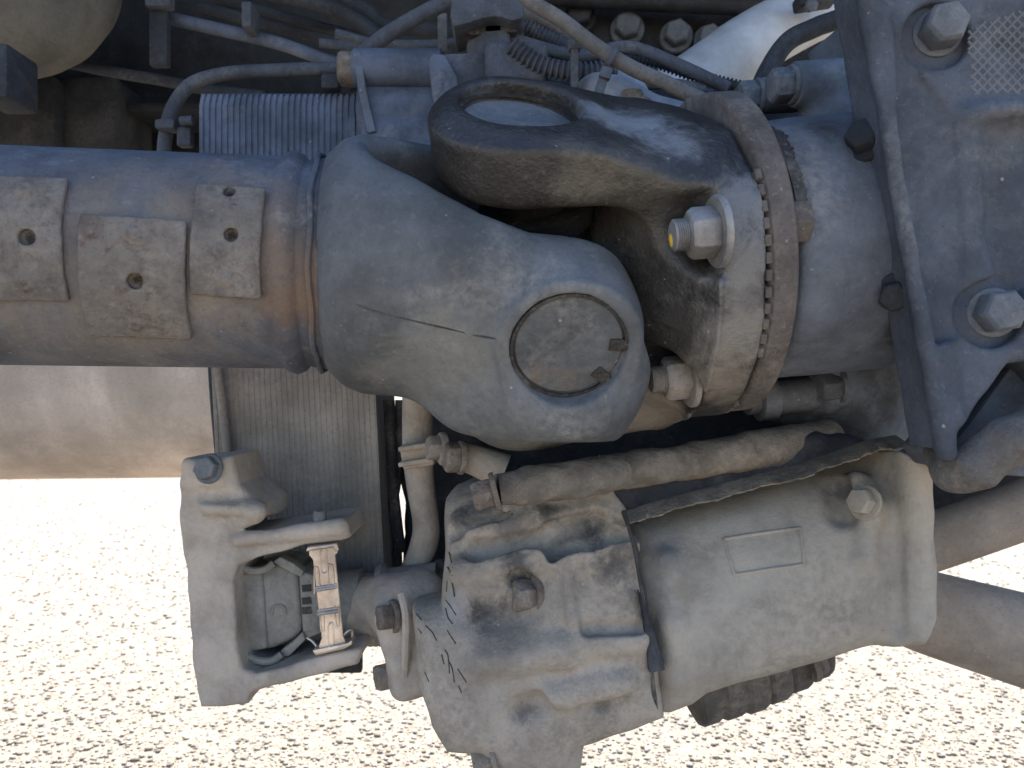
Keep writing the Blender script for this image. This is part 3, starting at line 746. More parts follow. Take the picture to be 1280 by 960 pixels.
# ================================================================== LOWER UNIT (cast pump hanging under the gearbox)
LA = nrm((math.cos(R(14.7)), .03, math.sin(R(14.7))))        # its axis climbs to the right
LU = nrm(np.cross(LA, (0, 1, 0))); LU = LU if LU[2] > 0 else -LU
LO = P(960, 735, .585)
BODY = [(783, 655), (860, 632), (960, 606), (1060, 577), (1118, 560), (1140, 566), (1165, 592), (1172, 640), (1166, 770), (1152, 800), (1120, 800), (1000, 836), (884, 868), (868, 884), (838, 895), (818, 893), (812, 840), (800, 740)]
def f_body(X, Y, Z):
    n = (X - LO[0]) * LU[0] + (Y - LO[1]) * LU[1] + (Z - LO[2]) * LU[2]
    y = Y - LO[1]
    pts = [(P(a, b, .503)[0], P(a, b, .503)[2]) for a, b in BODY]
    d = smax(d_poly(X, Z, pts), np.sqrt(n * n + (y * 1.0) ** 2) - .098, .022)
    d = smax(d, Y - .68, .01)
    # ridge before the end flange, groove, flange
    d = smin(d, smax(smax(d_poly(X, Z, [(P(a, b, .490)[0], P(a, b, .490)[2]) for a, b in [(1122, 565), (1160, 572), (1164, 640), (1158, 770), (1148, 800), (1120, 803), (1126, 690)]]), Y - .64, .004), .478 - Y, .012), .014)
    for (p0, p1, r, k) in BADD: d = smin(d, d_caps(X, Y, Z, p0, p1, r), k)
    for (p0, p1, r, k) in BSUB: d = smax(d, -d_caps(X, Y, Z, p0, p1, r), k)
    return d + lump(X, Y, Z, .0008, 50)
BADD, BSUB = [], []
def ridge(f, pix, r, lift=0.0, k=.004):
    pts = [hit(f, x, y) for x, y in pix]; pts = [p + n * lift for p, n in pts]
    return [(a, b, r, k) for a, b in zip(pts[:-1], pts[1:])]
add = ridge(f_body, [(1068, 612), (1088, 640)], .011, .002, .008) + ridge(f_body, [(1086, 650), (1082, 700)], .005, 0, .008)
add += ridge(f_body, [(835, 700), (842, 780), (846, 850)], .004, -.001, .01)
sub = ridge(f_body, [(1118, 672), (1122, 780)], .0045, .002, .005) + ridge(f_body, [(1048, 612), (1052, 640)], .008, .002, .008)
BADD, BSUB = add, sub
pump = root('cast_pump', P(840, 960, .55), 'large tan dusty cast pump body hanging below the driveshaft joint', 'pump')
def bh(x, y): return hit(f_body, x, y)[0]
mat('lower_body', (.30, .265, .22), dust_amt=.55, dust=(.43, .365, .285), scale=11, bump=.28, grain=.16, speck=.2, spots=[(bh(860, 640), .014, (.33, .265, .2), .7), (bh(900, 632), .014, (.33, .27, .2), .6), (bh(1060, 612), .014, (.09, .08, .075), .85), (bh(855, 740), .012, (.25, .20, .15), .6), (bh(840, 850), .02, (.30, .25, .2), .6), (bh(830, 690), .016, (.17, .165, .16), .6)])
obj('pump_body', surfnet(f_body, (.055, .46, .36), (.30, .69, .58), .0018), M['lower_body'], pump)

fr = [(905, 674), (950, 667), (995, 661), (1000, 664), (1005, 702), (1002, 706), (960, 712), (922, 718), (917, 715), (906, 678), (905, 674)]
obj('panel_frame', tube([hit(f_body, x, y)[0] for x, y in fr], .0012, 8, 3, smooth=True), M['lower_body'], pump)
COVER = [(546, 640), (556, 618), (580, 608), (680, 600), (766, 584), (788, 655), (806, 745), (822, 838), (828, 892), (786, 908), (730, 926), (720, 990), (606, 990), (596, 935), (560, 930), (540, 900), (525, 850), (514, 762), (552, 758), (552, 700)]
def f_cover(X, Y, Z):
    n = (X - LO[0]) * LU[0] + (Y - LO[1]) * LU[1] + (Z - LO[2]) * LU[2]; y = Y - LO[1]
    pts = [(P(a, b, .505)[0], P(a, b, .505)[2]) for a, b in COVER]
    d = smax(d_poly(X, Z, pts), np.sqrt(n * n * .55 + y * y) - .102, .018)
    d = smax(d, Y - .66, .01)
    for (p0, p1, r, k) in CADD: d = smin(d, d_caps(X, Y, Z, p0, p1, r), k)
    for (p0, p1, r, k) in CSUB: d = smax(d, -d_caps(X, Y, Z, p0, p1, r), k)
    return d + lump(X, Y, Z, .0011, 62)
CADD, CSUB = [], []
a_ = ridge(f_cover, [(640, 640), (760, 618)], .008, .0, .008) + ridge(f_cover, [(590, 670), (680, 652), (770, 636)], .006, .001, .007)
a_ += ridge(f_cover, [(580, 715), (660, 700), (780, 680)], .008, .001, .01) + ridge(f_cover, [(708, 705), (716, 775), (726, 793), (745, 799), (802, 796)], .0032, .001, .004)
a_ += ridge(f_cover, [(640, 612), (700, 655), (745, 712)], .003, .001, .006) + ridge(f_cover, [(600, 830), (700, 815), (796, 800)], .006, .0, .012) + ridge(f_cover, [(690, 870), (780, 852)], .007, .001, .009)
s_ = ridge(f_cover, [(566, 664), (640, 650)], .0065, .001, .003) + ridge(f_cover, [(600, 692), (690, 676)], .0085, .002, .004) + ridge(f_cover, [(690, 668), (745, 655)], .0085, .002, .003)
s_ += ridge(f_cover, [(690, 692), (780, 674)], .0065, .002, .004) + ridge(f_cover, [(590, 772), (650, 766)], .010, .003, .008) + ridge(f_cover, [(735, 785), (795, 785)], .004, .002, .004) + ridge(f_cover, [(650, 720), (662, 735)], .006, .001, .006)
s_ += ridge(f_cover, [(650, 888), (672, 882)], .008, .002, .006) + ridge(f_cover, [(730, 885), (775, 876)], .004, .001, .004)
CADD, CSUB = a_, s_
def ch(x, y): return hit(f_cover, x, y)[0]
mat('lower_cast', (.27, .232, .19), dust_amt=.55, dust=(.46, .38, .295), scale=15, bump=.45, wear=.15, grain=.3, spots=[(ch(600, 635), .02, (.07, .07, .075), .8), (ch(640, 655), .016, (.075, .07, .068), .7), (ch(720, 655), .02, (.09, .085, .08), .65),
    (ch(640, 705), .016, (.055, .053, .052), .85), (ch(615, 770), .016, (.06, .058, .058), .8), (ch(700, 690), .018, (.10, .095, .09), .6), (ch(775, 700), .012, (.06, .06, .062), .7), (ch(565, 760), .014, (.30, .29, .28), .6), (ch(655, 890), .010, (.06, .05, .045), .7), (ch(755, 880), .010, (.10, .085, .07), .7), (ch(700, 750), .02, (.17, .15, .12), .5), (ch(660, 725), .012, (.04, .038, .037), .9), (ch(575, 645), .010, (.05, .05, .052), .8), (ch(690, 640), .012, (.05, .048, .046), .8), (ch(740, 665), .010, (.045, .043, .042), .85), (ch(600, 765), .008, (.04, .04, .04), .85), (ch(760, 715), .012, (.07, .066, .062), .7), (ch(640, 800), .02, (.16, .14, .115), .6)])
obj('pump_cover', surfnet(f_cover, (-.075, .465, .32), (.105, .67, .56), .0017), M['lower_cast'], pump)
# gasket tongue in the joint
gp = [hit(f_cover, 806, 765), hit(f_cover, 812, 770), hit(f_cover, 818, 830), hit(f_cover, 806, 838)]
pt = [P(801, 742, .482), P(812, 770, .480), P(832, 838, .479), P(812, 842, .480)]
obj('gasket_tongue', prism(pt, (0, .02, 0), .0008), M['hose_dark'], pump)
obj('gasket_edge', tube([P(780, 640, .50), P(786, 660, .490), P(795, 690, .486), P(801, 735, .4835), P(810, 780, .482), P(816, 842, .4835), P(818, 870, .486), P(822, 895, .492)], [.002, .0012, .002, .0009, .0013, .0009, .0015, .001], 8, 5), M['scratch_dark'], pump)
# casting marks on the rounded left edge of the cover
MARKS = [[(553, 676), (560, 684), (567, 695)], [(553, 700), (559, 709), (566, 720)], [(561, 690), (566, 710)], [(559, 726), (558, 740)], [(565, 728), (568, 746)], [(557, 750), (563, 758), (570, 769)], [(557, 760), (560, 772), (566, 780)],
         [(559, 788), (564, 796), (570, 805)], [(552, 818), (555, 830)], [(556, 812), (560, 820), (562, 842)], [(560, 825), (565, 835), (568, 853)], [(572, 836), (578, 845), (583, 853)], [(573, 857), (577, 866)], [(532, 782), (540, 790), (546, 801)], [(520, 767), (527, 775)], [(523, 786), (527, 792)], [(531, 840), (536, 852)]]
mk = []
for l in MARKS:
    pts = [hit(f_cover, x, y) for x, y in l]
    if any(abs(p[1] - .5) > .15 for p, n in pts): continue
    mk.append(tube([p - n * .0001 for p, n in pts], .00042, 6, 4))
obj('casting_mark', join(*mk), M['scratch_dark'], pump, kind='stuff')
# bolts of the pump, caked in mud
def mudbolt(px, py, d, ax, r, h, m='rust_bolt', wr=1.25):
    return bolt(pump, P(px, py, d), ax, S(r, d), h, M[m], S(r * wr, d), .003, rot=.2)
mudbolt(622, 614, .470, -LA, 20, .012)
p, n = hit(f_cover, 660, 742); bolt(pump, p - n * .004 - LA * -.004, nrm(-LA + n * .5), .0105, .012, M['rust_bolt'], .013, .003, rot=.5)
mudbolt(622, 948, .495, -LA, 22, .012, 'mud')
p, n = hit(f_body, 1082, 628); bolt(pump, p - n * .001, nrm(n - LA * .6), .0085, .008, M['lower_body'], .011, .002, rot=.1)
# feed pipes along its top, mud lying on them
obj('feed_pipe', rough(tube([P(622, 613, .482), P(680, 604, .486), P(745, 596, .49), P(775, 588, .50)], [.0098, .0118, .0112, .0105], 28, 14), .0007, 260), M['pipe_dirty'], pump)
obj('feed_pipe', rough(tube([P(752, 592, .509), P(860, 577, .514), P(960, 560, .522), P(1040, 548, .54)], [.0120, .0115, .0130, .013], 28, 16), .0007, 220), M['pipe_dirty'], pump)
def shield():
    pix = [(786, 654), (812, 645), (850, 634), (900, 621), (950, 608), (1000, 596), (1040, 582), (1075, 570), (1100, 562), (1132, 556)]
    c = catmull([P(x, y - 3, .500) for x, y in pix], 9); V = []; Fc = []
    for i, p in enumerate(c):
        jag = .0016 * math.sin(i * .9) + .0012 * math.sin(i * 2.3 + 1) + .0006 * math.sin(i * 5.7)
        up = .0005 * math.sin(i * .37 + 1)
        for dy, dz in ((-.003 + jag, -.0012 + up), (0, .0006 + up), (.013, .004), (.013, .0025), (.001, -.0010 + up), (-.002 + jag, -.0024 + up)): V.append(p + np.array([0, dy, dz]))
    for i in range(len(c) - 1):
        for k in range(6): Fc.append([i * 6 + k, i * 6 + (k + 1) % 6, i * 6 + 6 + (k + 1) % 6, i * 6 + 6 + k])
    return np.array(V), Fc
obj('peeling_shield', shield(), M['pipe_dirty'], pump)
def f_top(X, Y, Z):
    d = d_ppoly(X, Y, Z, [(755, 600), (1030, 540), (1120, 560), (960, 608), (790, 655)], .51, .515, .62, .01)
    return d + lump(X, Y, Z, .003, 90)
obj('pump_deck', surfnet(f_top, (.05, .50, .50), (.27, .63, .58), .0025), M['hose_dark'], pump)

# ribbed drum under the pump
DO = P(928, 796, .57)
drum = root('ribbed_drum', P(950, 895, .56), 'dark ribbed drum half hidden under the tan pump body', 'drum')
pr = [(-.052, .030), (-.05, .038)]
for k in range(6):
    s = -.048 + k * .0165; r = .047 - .0022 * max(0, k - 2) ** 1.3
    pr += [(s, r - .002), (s + .003, r), (s + .0125, r - .0005), (s + .0155, r - .002)]
pr += [(.052, .03), (.052, .01)]
obj('drum_shell', lathe(pr, DO - LU * .003, LA, 48), M['drum_dirty'], drum, angle=30)
bolt(drum, P(1012, 832, .535), LA, .008, .007, M['rust_bolt'], .011, .004)

# ================================================================== STAY RODS at the lower right
o = obj('stay_rod', tube([P(1090, 704, .60), P(1165, 678, .585), P(1280, 636, .57), P(1420, 584, .55)], [.020, .0205, .021, .022], 32, 8), M['beam_tan'])
tag(o, 'upper of two tan round rods running off the right edge from the pump', 'rod', 'stay rods')
o = obj('stay_rod', tube([P(1080, 735, .62), P(1150, 762, .61), P(1280, 800, .59), P(1420, 842, .57)], [.027, .031, .034, .036], 36, 8), M['beam_tan'])
tag(o, 'lower and thicker of two tan rods at the right edge above gravel', 'rod', 'stay rods')

# ================================================================== LEFT: ribbed panel, plug bracket
def fins(x0, x1, n, ztop, zbot, y0, y1, dep, lean=0.0, r=.012):
    """upright body with fine fins: one rounded section per step, alternating proud and sunk"""
    V, Fc = [], []; st = []
    sec = [(0, 1), (0, .5), (0, 0)]
    xs = []
    for k in range(n):
        a = x0 + (x1 - x0) * k / n; w = (x1 - x0) / n
        xs += [(a + w * .05, dep), (a + w * .15, 0), (a + w * .72, 0), (a + w * .82, dep)]
    xs += [(x1, dep)]
    m = 12
    for x, dd in xs:
        ring_ = []
        hy0, hz1, hz0 = y0 + dd, ztop - dd, zbot + dd
        cs = [(hy0, hz1), (hy0, hz0), (y1, hz0), (y1, hz1)]
        for ci, (cy, cz) in enumerate(cs):
            oy, oz = cy + (r if ci < 2 else -r), cz + (-r if ci in (0, 3) else r)
            for t in (0, .5, 1):
                ang = [R(90), R(180), R(270), R(0)][ci] + t * R(90)
                ring_.append((x + lean * (cz - zbot), oy + r * math.cos(ang), oz + r * math.sin(ang)))
        V += ring_
    k = len(xs)
    for i in range(k - 1):
        for j in range(m): Fc.append([i * m + j, i * m + (j + 1) % m, (i + 1) * m + (j + 1) % m, (i + 1) * m + j])
    Fc += [list(range(m)), [(k - 1) * m + j for j in range(m)][::-1]]
    bm = bmesh.new(); v = [bm.verts.new(p) for p in V]
    for f in Fc: bm.faces.new([v[i] for i in f])
    return bm_out(bm)
DP = .62
panel = root('finned_canister', P(380, 820, DP), 'tall tan canister with fine upright fins behind the driveshaft tube', 'canister')
obj('finned_shell', fins(P(280, 0, DP)[0], P(484, 0, DP)[0], 30, P(0, 380, DP)[2], P(0, 815, DP)[2], DP, DP + .10, .0004, lean=-.045), M['fin_panel'], panel, angle=25)
obj('edge_strip', tube([P(268, 430, .615), P(282, 540, .615), P(288, 600, .615)], .0035, 10, 6), M['fin_panel'], panel)
obj('edge_conduit', tube([P(266, 400, .63), P(272, 500, .63), P(280, 590, .63)], .0058, 12, 6), M['hose_dark'], panel)

DBK = .53
bracket = root('plug_bracket', P(280, 890, DBK), 'tan cast bracket with open window holding the plug, lower left', 'bracket')
OUT = [(232, 576), (262, 572), (288, 570), (298, 606), (330, 632), (330, 650), (316, 652), (300, 664), (420, 652), (432, 660), (430, 690), (400, 700), (400, 830), (446, 812), (445, 832), (312, 868), (309, 882), (246, 890), (238, 800), (231, 740), (222, 640), (224, 600)]
OUT = [(232, 576), (262, 572), (288, 570), (298, 606), (330, 632), (332, 648), (300, 660), (300, 668), (428, 652), (436, 668), (450, 688), (450, 760), (452, 815), (446, 832), (312, 868), (309, 882), (246, 890), (238, 800), (231, 740), (222, 640), (224, 600)]
WIN = [(291, 726), (298, 708), (318, 698), (380, 682), (470, 668), (470, 806), (442, 812), (320, 842), (303, 836), (296, 810)]
def f_bracket(X, Y, Z):
    d = d_ppoly(X, Y, Z, OUT, DBK, DBK, DBK + .065, .006)
    d = smax(d, -d_ppoly(X, Y, Z, WIN, DBK, DBK - .02, DBK + .2, .002), .003)
    d = smin(d, d_caps(X, Y, Z, P(300, 674, DBK), P(424, 660, DBK), .0052), .004)
    d = smin(d, d_caps(X, Y, Z, P(262, 628, DBK - .002), P(322, 640, DBK - .004), .006), .008)
    d = smin(d, d_caps(X, Y, Z, P(320, 648, DBK - .002), P(300, 652, DBK), .004), .004)
    d = smin(d, d_box(X, Y, Z, P(262, 590, DBK + .01), np.eye(3), (.014, .014, .010), .004), .006)
    d = smax(d, -d_caps(X, Y, Z, P(250, 620, DBK - .007), P(290, 618, DBK - .007), .006), .004)
    return d + lump(X, Y, Z, .0009, 75)
obj('bracket_casting', surfnet(f_bracket, (-.232, .505, .372), (-.09, .605, .56), .0015), M['bracket_cast'], bracket)
bolt(bracket, P(262, 586, DBK - .003), (-.2, -1, .2), .008, .006, M['bolt_grey'], .010, .002)
obj('pin', lathe([(0, .0045), (.006, .0045), (.008, .003)], P(400, 652, DBK + .004), (0, -.2, 1), 16), M['bolt_grey'], bracket)

# plug inside the window
DPl = .555
plug = root('cable_plug', P(335, 820, DPl), 'grey plastic cable plug sitting in the window of the tan bracket', 'plug')
def pp(x, y, d=DPl): return P(x, y, d)
TL = R(7)
obj('plug_body', prism(ppoly([(291, 722), (300, 716), (352, 704), (372, 716), (378, 790), (366, 800), (340, 812), (300, 816), (294, 800)], DPl), (0, .05, 0), .004, 3), M['plug_plastic'], plug)
obj('plug_half', prism(ppoly([(288, 724), (300, 716), (327, 712), (334, 812), (300, 818), (292, 806)], DPl - .0035), (0, .03, 0), .003, 3), M['plug_plastic'], plug)
obj('collar', prism(ppoly([(372, 712), (402, 722), (404, 792), (378, 802)], DPl - .004), (0, .05, 0), .003, 2), M['plug_plastic'], plug)
for pts in ([(340, 703), (350, 696), (366, 704), (380, 714), (376, 722), (356, 712)], [(350, 814), (366, 802), (378, 790), (382, 800), (362, 820), (352, 822)]):
    obj('lock_tab', prism(ppoly(pts, DPl - .007), (0, .012, 0), .0012), M['plug_plastic'], plug)
obj('lock_arm', tube([pp(300, 706, .548), pp(312, 713, .546), pp(330, 712, .546), pp(342, 704, .548)], .0026, 8, 6), M['plug_plastic'], plug)
obj('lock_arm', tube([pp(308, 820, .546), pp(324, 826, .544), pp(340, 826, .544), pp(352, 818, .546)], .0026, 8, 6), M['plug_plastic'], plug)
for y in (736, 752, 764):
    obj('key_slot', prism(ppoly([(377, y - 4), (388, y - 5), (389, y + 3), (378, y + 4)], DPl - .0052), (0, .002, 0), 0), M['scratch_dark'], plug)
obj('moulded_mark', tube([pp(339, 768, .5545), pp(342, 759, .5545), pp(350, 757, .5545), pp(356, 761, .5545), pp(357, 767, .5545)], .0011, 6, 5), M['plug_plastic'], plug)
obj('plug_barrel', lathe([(-.02, .024), (.03, .024), (.032, .020), (.04, .020), (.042, .026), (.046, .026), (.05, .022), (.085, .022)], pp(405, 758, .585), nrm((1, 0, .12)), 40), M['plug_plastic'], plug)
obj('back_shade', box(P(365, 760, .625), (.11, .008, .10), None, .002), M['chassis_dark'], plug)  # dark board added behind the plug, standing in for shade in the window

# bright spring clip across the plug
clip = root('spring_clip', P(408, 816, .54), 'bright stamped metal spring clip holding the plug, standing upright', 'clip')
CD = .528
CX = nrm(P(420, 748, CD) - P(393, 750, CD)); CZ = nrm(P(402, 690, CD) - P(412, 806, CD)); CY = np.cross(CZ, CX); CY = CY if CY[1] > 0 else -CY
obj('clip_strap', prism(ppoly([(386, 688), (419, 683), (423, 690), (419, 694), (429, 795), (434, 806), (400, 812), (398, 808), (402, 798), (391, 700), (386, 694)], CD), (0, .0016, 0), .0004, 1), M['clip_metal'], clip)
for pts in ([(400, 691), (402, 685), (407, 685), (408, 691), (409, 712), (405, 716), (402, 712), (400, 691)], [(410, 783), (412, 779), (416, 780), (417, 802), (414, 807), (411, 803), (410, 783)],
            [(393, 742), (393, 712), (396, 709), (398, 713), (400, 740)], [(411, 738), (410, 708), (413, 706), (416, 709), (418, 736)], [(400, 760), (401, 786), (404, 789), (405, 785), (404, 760)], [(418, 757), (420, 780), (423, 783), (424, 779), (423, 756)]):
    obj('pressed_bead', tube([P(x, y, CD - .0002) for x, y in pts], .0005, 6, 4), M['clip_metal'], clip)
for a, b in (((394, 735), (421, 731)), ((395, 738), (421, 734)), ((397, 764), (424, 760)), ((397, 768), (424, 764))):
    obj('cross_crease', tube([P(*a, CD), P(*b, CD)], .0011, 8, 2), M['clip_metal'], clip)
obj('clip_foot', prism(ppoly([(390, 813), (434, 804), (440, 800), (440, 806), (430, 812), (394, 820)], CD - .003), (0, .012, 0), .0008), M['clip_metal'], clip)
obj('wire_spring', tube([P(424, 800, .53), P(436, 788, .532), P(440, 790, .534), P(440, 804, .534)], .0009, 8, 5), M['clip_metal'], clip)
obj('wire_spring', tube([P(384, 797, .534), P(391, 802, .532), P(396, 808, .53)], .0009, 8, 5), M['clip_metal'], clip)
obj('clip_head', prism(ppoly([(382, 690), (384, 684), (421, 679), (424, 688), (418, 690), (416, 684), (390, 688)], CD - .003), (0, .010, 0), .0008), M['clip_metal'], clip)

# elbow joining the plug to the pump, with its bolts
def f_elbow(X, Y, Z):
    d = d_caps(X, Y, Z, P(440, 762, .585), P(520, 752, .56), .021, .023)
    d = smin(d, d_box(X, Y, Z, P(512, 800, .56), (LA, np.array([0, 1., 0]), LU), (.016, .03, .032), .008), .015)
    return d + lump(X, Y, Z, .0014, 80)
elbow = root('elbow_fitting', P(500, 860, .56), 'tan cast elbow between the plug and the pump, gravel behind', 'fitting')
obj('elbow_casting', surfnet(f_elbow, (-.14, .50, .36), (-.02, .63, .52), .002), M['bracket_cast'], elbow)
bolt(elbow, P(494, 770, .535), nrm((-1, -.5, 0)), .009, .009, M['rust_bolt'], .011, .003)
bolt(elbow, P(498, 842, .545), nrm((-1, -.4, -.1)), .0095, .012, M['mud'], .012, .004)
obj('rib', tube([P(502, 742, .527), P(508, 775, .522), P(506, 845, .53)], .003, 8, 6), M['bracket_cast'], elbow)

# upright pipe with clamp, and the hose fitting beside it
pipe = root('drain_pipe', P(515, 725, .60), 'tan upright pipe with clamp collar between canister and pump', 'pipe')
obj('pipe_tube', tube([P(522, 470, .60), P(522, 560, .60), P(526, 610, .60), P(532, 650, .60), P(530, 680, .60), P(512, 722, .605), P(490, 745, .61)], [.0115, .0115, .0105, .0100, .0105, .0095, .009], 20, 8), M['bracket_cast'], pipe)
obj('clamp', box(P(523, 568, .588), (.0235, .018, .018), (nrm((1, 0, .16)), np.array([0, 1., 0]), nrm((-.16, 0, 1))), .002), M['bracket_cast'], pipe)
for y in (557, 576): obj('clamp_band', box(P(522, y, .585), (.0255, .024, .0035), (nrm((1, 0, .16)), np.array([0, 1., 0]), nrm((-.16, 0, 1))), .001), M['bracket_cast'], pipe)
fitting = root('hose_fitting', P(575, 600, .53), 'muddy threaded hose fitting just under the driveshaft fork', 'fitting')
fax = nrm((-1, -.35, .05))
obj('fitting_body', tube([P(552, 566, .53), P(590, 574, .53), P(630, 590, .53)], [.008, .010, .012], 18, 6), M['lower_cast'], fitting)
bolt(fitting, P(556, 560, .53), fax, .0085, .008, M['nut_dusty'], .0105, .004, name='nut')
bolt(fitting, P(578, 572, .522), fax, .010, .009, M['rust_bolt'], .011, .003, name='nut', rot=.7)

# black fixture behind the gap between canister and pump
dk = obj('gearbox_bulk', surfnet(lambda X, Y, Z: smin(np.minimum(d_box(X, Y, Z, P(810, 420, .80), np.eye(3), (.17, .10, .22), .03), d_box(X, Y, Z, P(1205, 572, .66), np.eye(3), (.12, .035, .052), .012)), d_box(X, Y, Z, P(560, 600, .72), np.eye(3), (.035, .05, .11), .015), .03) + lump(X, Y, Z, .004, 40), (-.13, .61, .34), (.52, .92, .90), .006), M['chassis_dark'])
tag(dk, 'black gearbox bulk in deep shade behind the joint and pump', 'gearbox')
o = obj('wire_bundle', join(tube([P(486, 500, .66), P(488, 580, .66), P(494, 640, .66), P(500, 690, .66)], .005, 8, 6), tube([P(500, 500, .67), P(496, 600, .67), P(488, 640, .67), P(497, 660, .67), P(495, 720, .67)], .004, 8, 6)), M['rubber_black'])
tag(o, 'thin black wires in the narrow gap right of the canister', 'wires')

# ================================================================== BACKGROUND, LEFT
TR = .17; TZ = CAMZ - (598 - 480) * 1.2 / F + TR
tank = root('fuel_tank', P(60, 600, 1.2), 'pale peach coloured cylindrical tank low at the left, above bright gravel', 'tank')
obj('tank_shell', lathe([(-.9, .02), (-.9, TR - .03), (-.88, TR - .005), (-.86, TR), (.36, TR), (.38, TR - .005), (.40, TR - .03), (.40, .02)], P(60, 480 + (CAMZ - TZ) / 1.2 * F, 1.2) + np.array([0, 0, 0]), (1, .06, .004), 72), M['tank_pale'], tank)
for s in (-.5, -.14): obj('tank_strap', lathe([(s, TR), (s, TR + .0025), (s + .03, TR + .0025), (s + .03, TR)], P(60, 480 + (CAMZ - TZ) / 1.2 * F, 1.2), (1, .06, .004), 72, caps=False), M['tank_pale'], tank)
air = root('air_reservoir', P(30, 105, .66), 'rounded dusty tan end of an air tank in the top left corner', 'air tank')
ac = P(25, -75, .70)
obj('tank_shell', lathe([(-.6, .02), (-.6, .12), (0, .122), (.02, .119), (.045, .108), (.062, .088), (.072, .06), (.077, .03), (.078, .001)], ac + np.array([-.03, 0, .008]), nrm((1, -.35, .05)), 72), M['tank_tan'], air)
obj('mount_lug', box(P(8, 100, .60), (.026, .04, .040), None, .003), M['hose_dark'], air)

ribbed = root('ribbed_block', P(350, 205, .62), 'blue grey finely ribbed block behind and above the driveshaft tube', 'ribbed block')
obj('ribbed_shell', fins(P(248, 0, .64)[0], P(452, 0, .64)[0], 27, P(0, 109, .64)[2], P(0, 300, .64)[2], .64, .72, .0011, lean=0.0, r=.014), M['ribbed_blue'], ribbed, angle=25)
obj('end_ring', lathe([(0, .03), (0, .050), (.006, .051), (.008, .048), (.008, .03)], P(449, 182, .69), (1, 0, 0), 48), M['ribbed_blue'], ribbed)

act = root('brake_actuator', P(560, 170, .62), 'blue grey cylinder assembly with strap bracket and block above the fork', 'actuator')
obj('upper_cylinder', lathe([(-.002, .01), (-.002, .0145), (0, .0155), (.068, .0155), (.070, .012)], P(446, 86, .64), nrm((1, -.02, -.01)), 40), M['ribbed_blue'], act)
obj('lower_cylinder', lathe([(0, .01), (0, .033), (.07, .033), (.072, .02)], P(455, 150, .665), nrm((1, 0, 0)), 48), M['ribbed_blue'], act)
obj('lower_flange', lathe([(0, .01), (0, .037), (.085, .037)], P(462, 188, .665), nrm((1, 0, -.03)), 48), M['ribbed_blue'], act)
obj('strap', prism(ppoly([(441, 66), (451, 64), (457, 110), (470, 164), (459, 166), (448, 115)], .625), (0, .006, 0), .0006, 1), M['gearbox_cast'], act)
obj('clevis', prism(ppoly([(534, 76), (540, 66), (556, 66), (572, 96), (574, 140), (548, 145), (540, 120)], .60), (0, .05, 0), .003), M['ribbed_blue'], act)
obj('block', prism(ppoly([(552, 66), (608, 64), (610, 110), (566, 112)], .612), (0, .05, 0), .003), M['hose_grey'], act)
def f_neck(X, Y, Z):
    d = d_box(X, Y, Z, P(645, 92, .625), np.eye(3), (.024, .026, .0155), .006)
    d = smin(d, d_box(X, Y, Z, P(618, 50, .635), np.eye(3), (.0125, .02, .018), .006), .012)
    d = smin(d, d_caps(X, Y, Z, P(596, 60, .63), P(600, 90, .63), .008), .01)
    return d
obj('neck_casting', surfnet(f_neck, (-.045, .59, .81), (.055, .67, .91), .0016), M['hose_grey'], act)
obj('rust_nut', bevelled(hexhead(P(444, 87, .64), (-1, -.15, 0), .0145, .014, .4), .0018), M['rust_bolt'], act)
obj('small_lug', box(P(414, 104, .64), (.014, .012, .012), None, .002), M['hose_dark'], act)
obj('boot', prism(ppoly([(566, -30), (652, -30), (656, 22), (640, 26), (622, 20), (606, 22), (588, 28), (566, 34), (562, 20)], .60), (0, .05, 0), .003), M['hose_grey'], act)
obj('boot_rim', prism(ppoly([(566, 36), (588, 30), (620, 24), (650, 26), (646, 40), (590, 44)], .615), (0, .035, 0), .002), M['rubber_black'], act)

# hoses and cables
def hose(pts, d, r, m, label, wave=None, name='hose', cat='hose', group='hoses and cables above the shaft'):
    q = [P(p[0], p[1], p[2] if len(p) > 2 else d) for p in pts]
    o = obj(name, tube(q, S(r, d), 14, 10, wave), M[m]); return tag(o, label, cat, group)
hose([(205, 260), (205, 200), (207, 170), (216, 135), (240, 105), (285, 92), (350, 88), (424, 86)], .67, 8.5, 'hose_grey', 'grey hose arching over the ribbed block down behind the shaft')
hose([(446, 74), (480, 46), (520, 22), (560, 0), (600, -30)], .66, 10, 'hose_grey', 'grey hose climbing right from the rusty nut to the boot')
hose([(640, -20), (665, 3), (700, 24), (745, 58), (790, 85), (835, 105), (880, 126), (930, 145)], .56, 9.5, 'hose_tan', 'tan grey hose sloping down right in front of the bolted rail')
hose([(630, 46), (660, 55), (700, 66), (735, 70), (770, 60), (800, 62), (850, 82), (910, 110)], .63, 8, 'hose_grey', 'grey cable waving across behind the sloping tan hose')
hose([(650, 30), (680, 45), (710, 58), (760, 78), (820, 95)], .66, 9, 'hose_grey', 'upper pale ribbed conduit right of the boot', (.0035, .0009))
hose([(640, 58), (668, 78), (700, 88), (740, 90), (770, 84)], .60, 11, 'hose_grey', 'thick ribbed conduit gripped by the two cable ties', (.0042, .0012))
hose([(660, 96), (710, 104), (760, 108), (820, 104), (880, 112)], .635, 8, 'hose_grey', 'lowest grey cable passing under the ribbed conduit')
hose([(770, 72), (820, 78), (870, 95), (930, 110)], .67, 7, 'hose_dark', 'dark ribbed conduit running to the pale pipe', (.0035, .0009))
hose([(770, 100), (800, 98), (840, 108), (890, 118)], .655, 6, 'hose_grey', 'short thin cable just above the fork eye')
hose([(1085, -40), (1062, 14), (1020, 34), (985, 52), (960, 88), (942, 130)], .66, 12, 'hose_dark', 'black hose curving down beside the pale pipe')
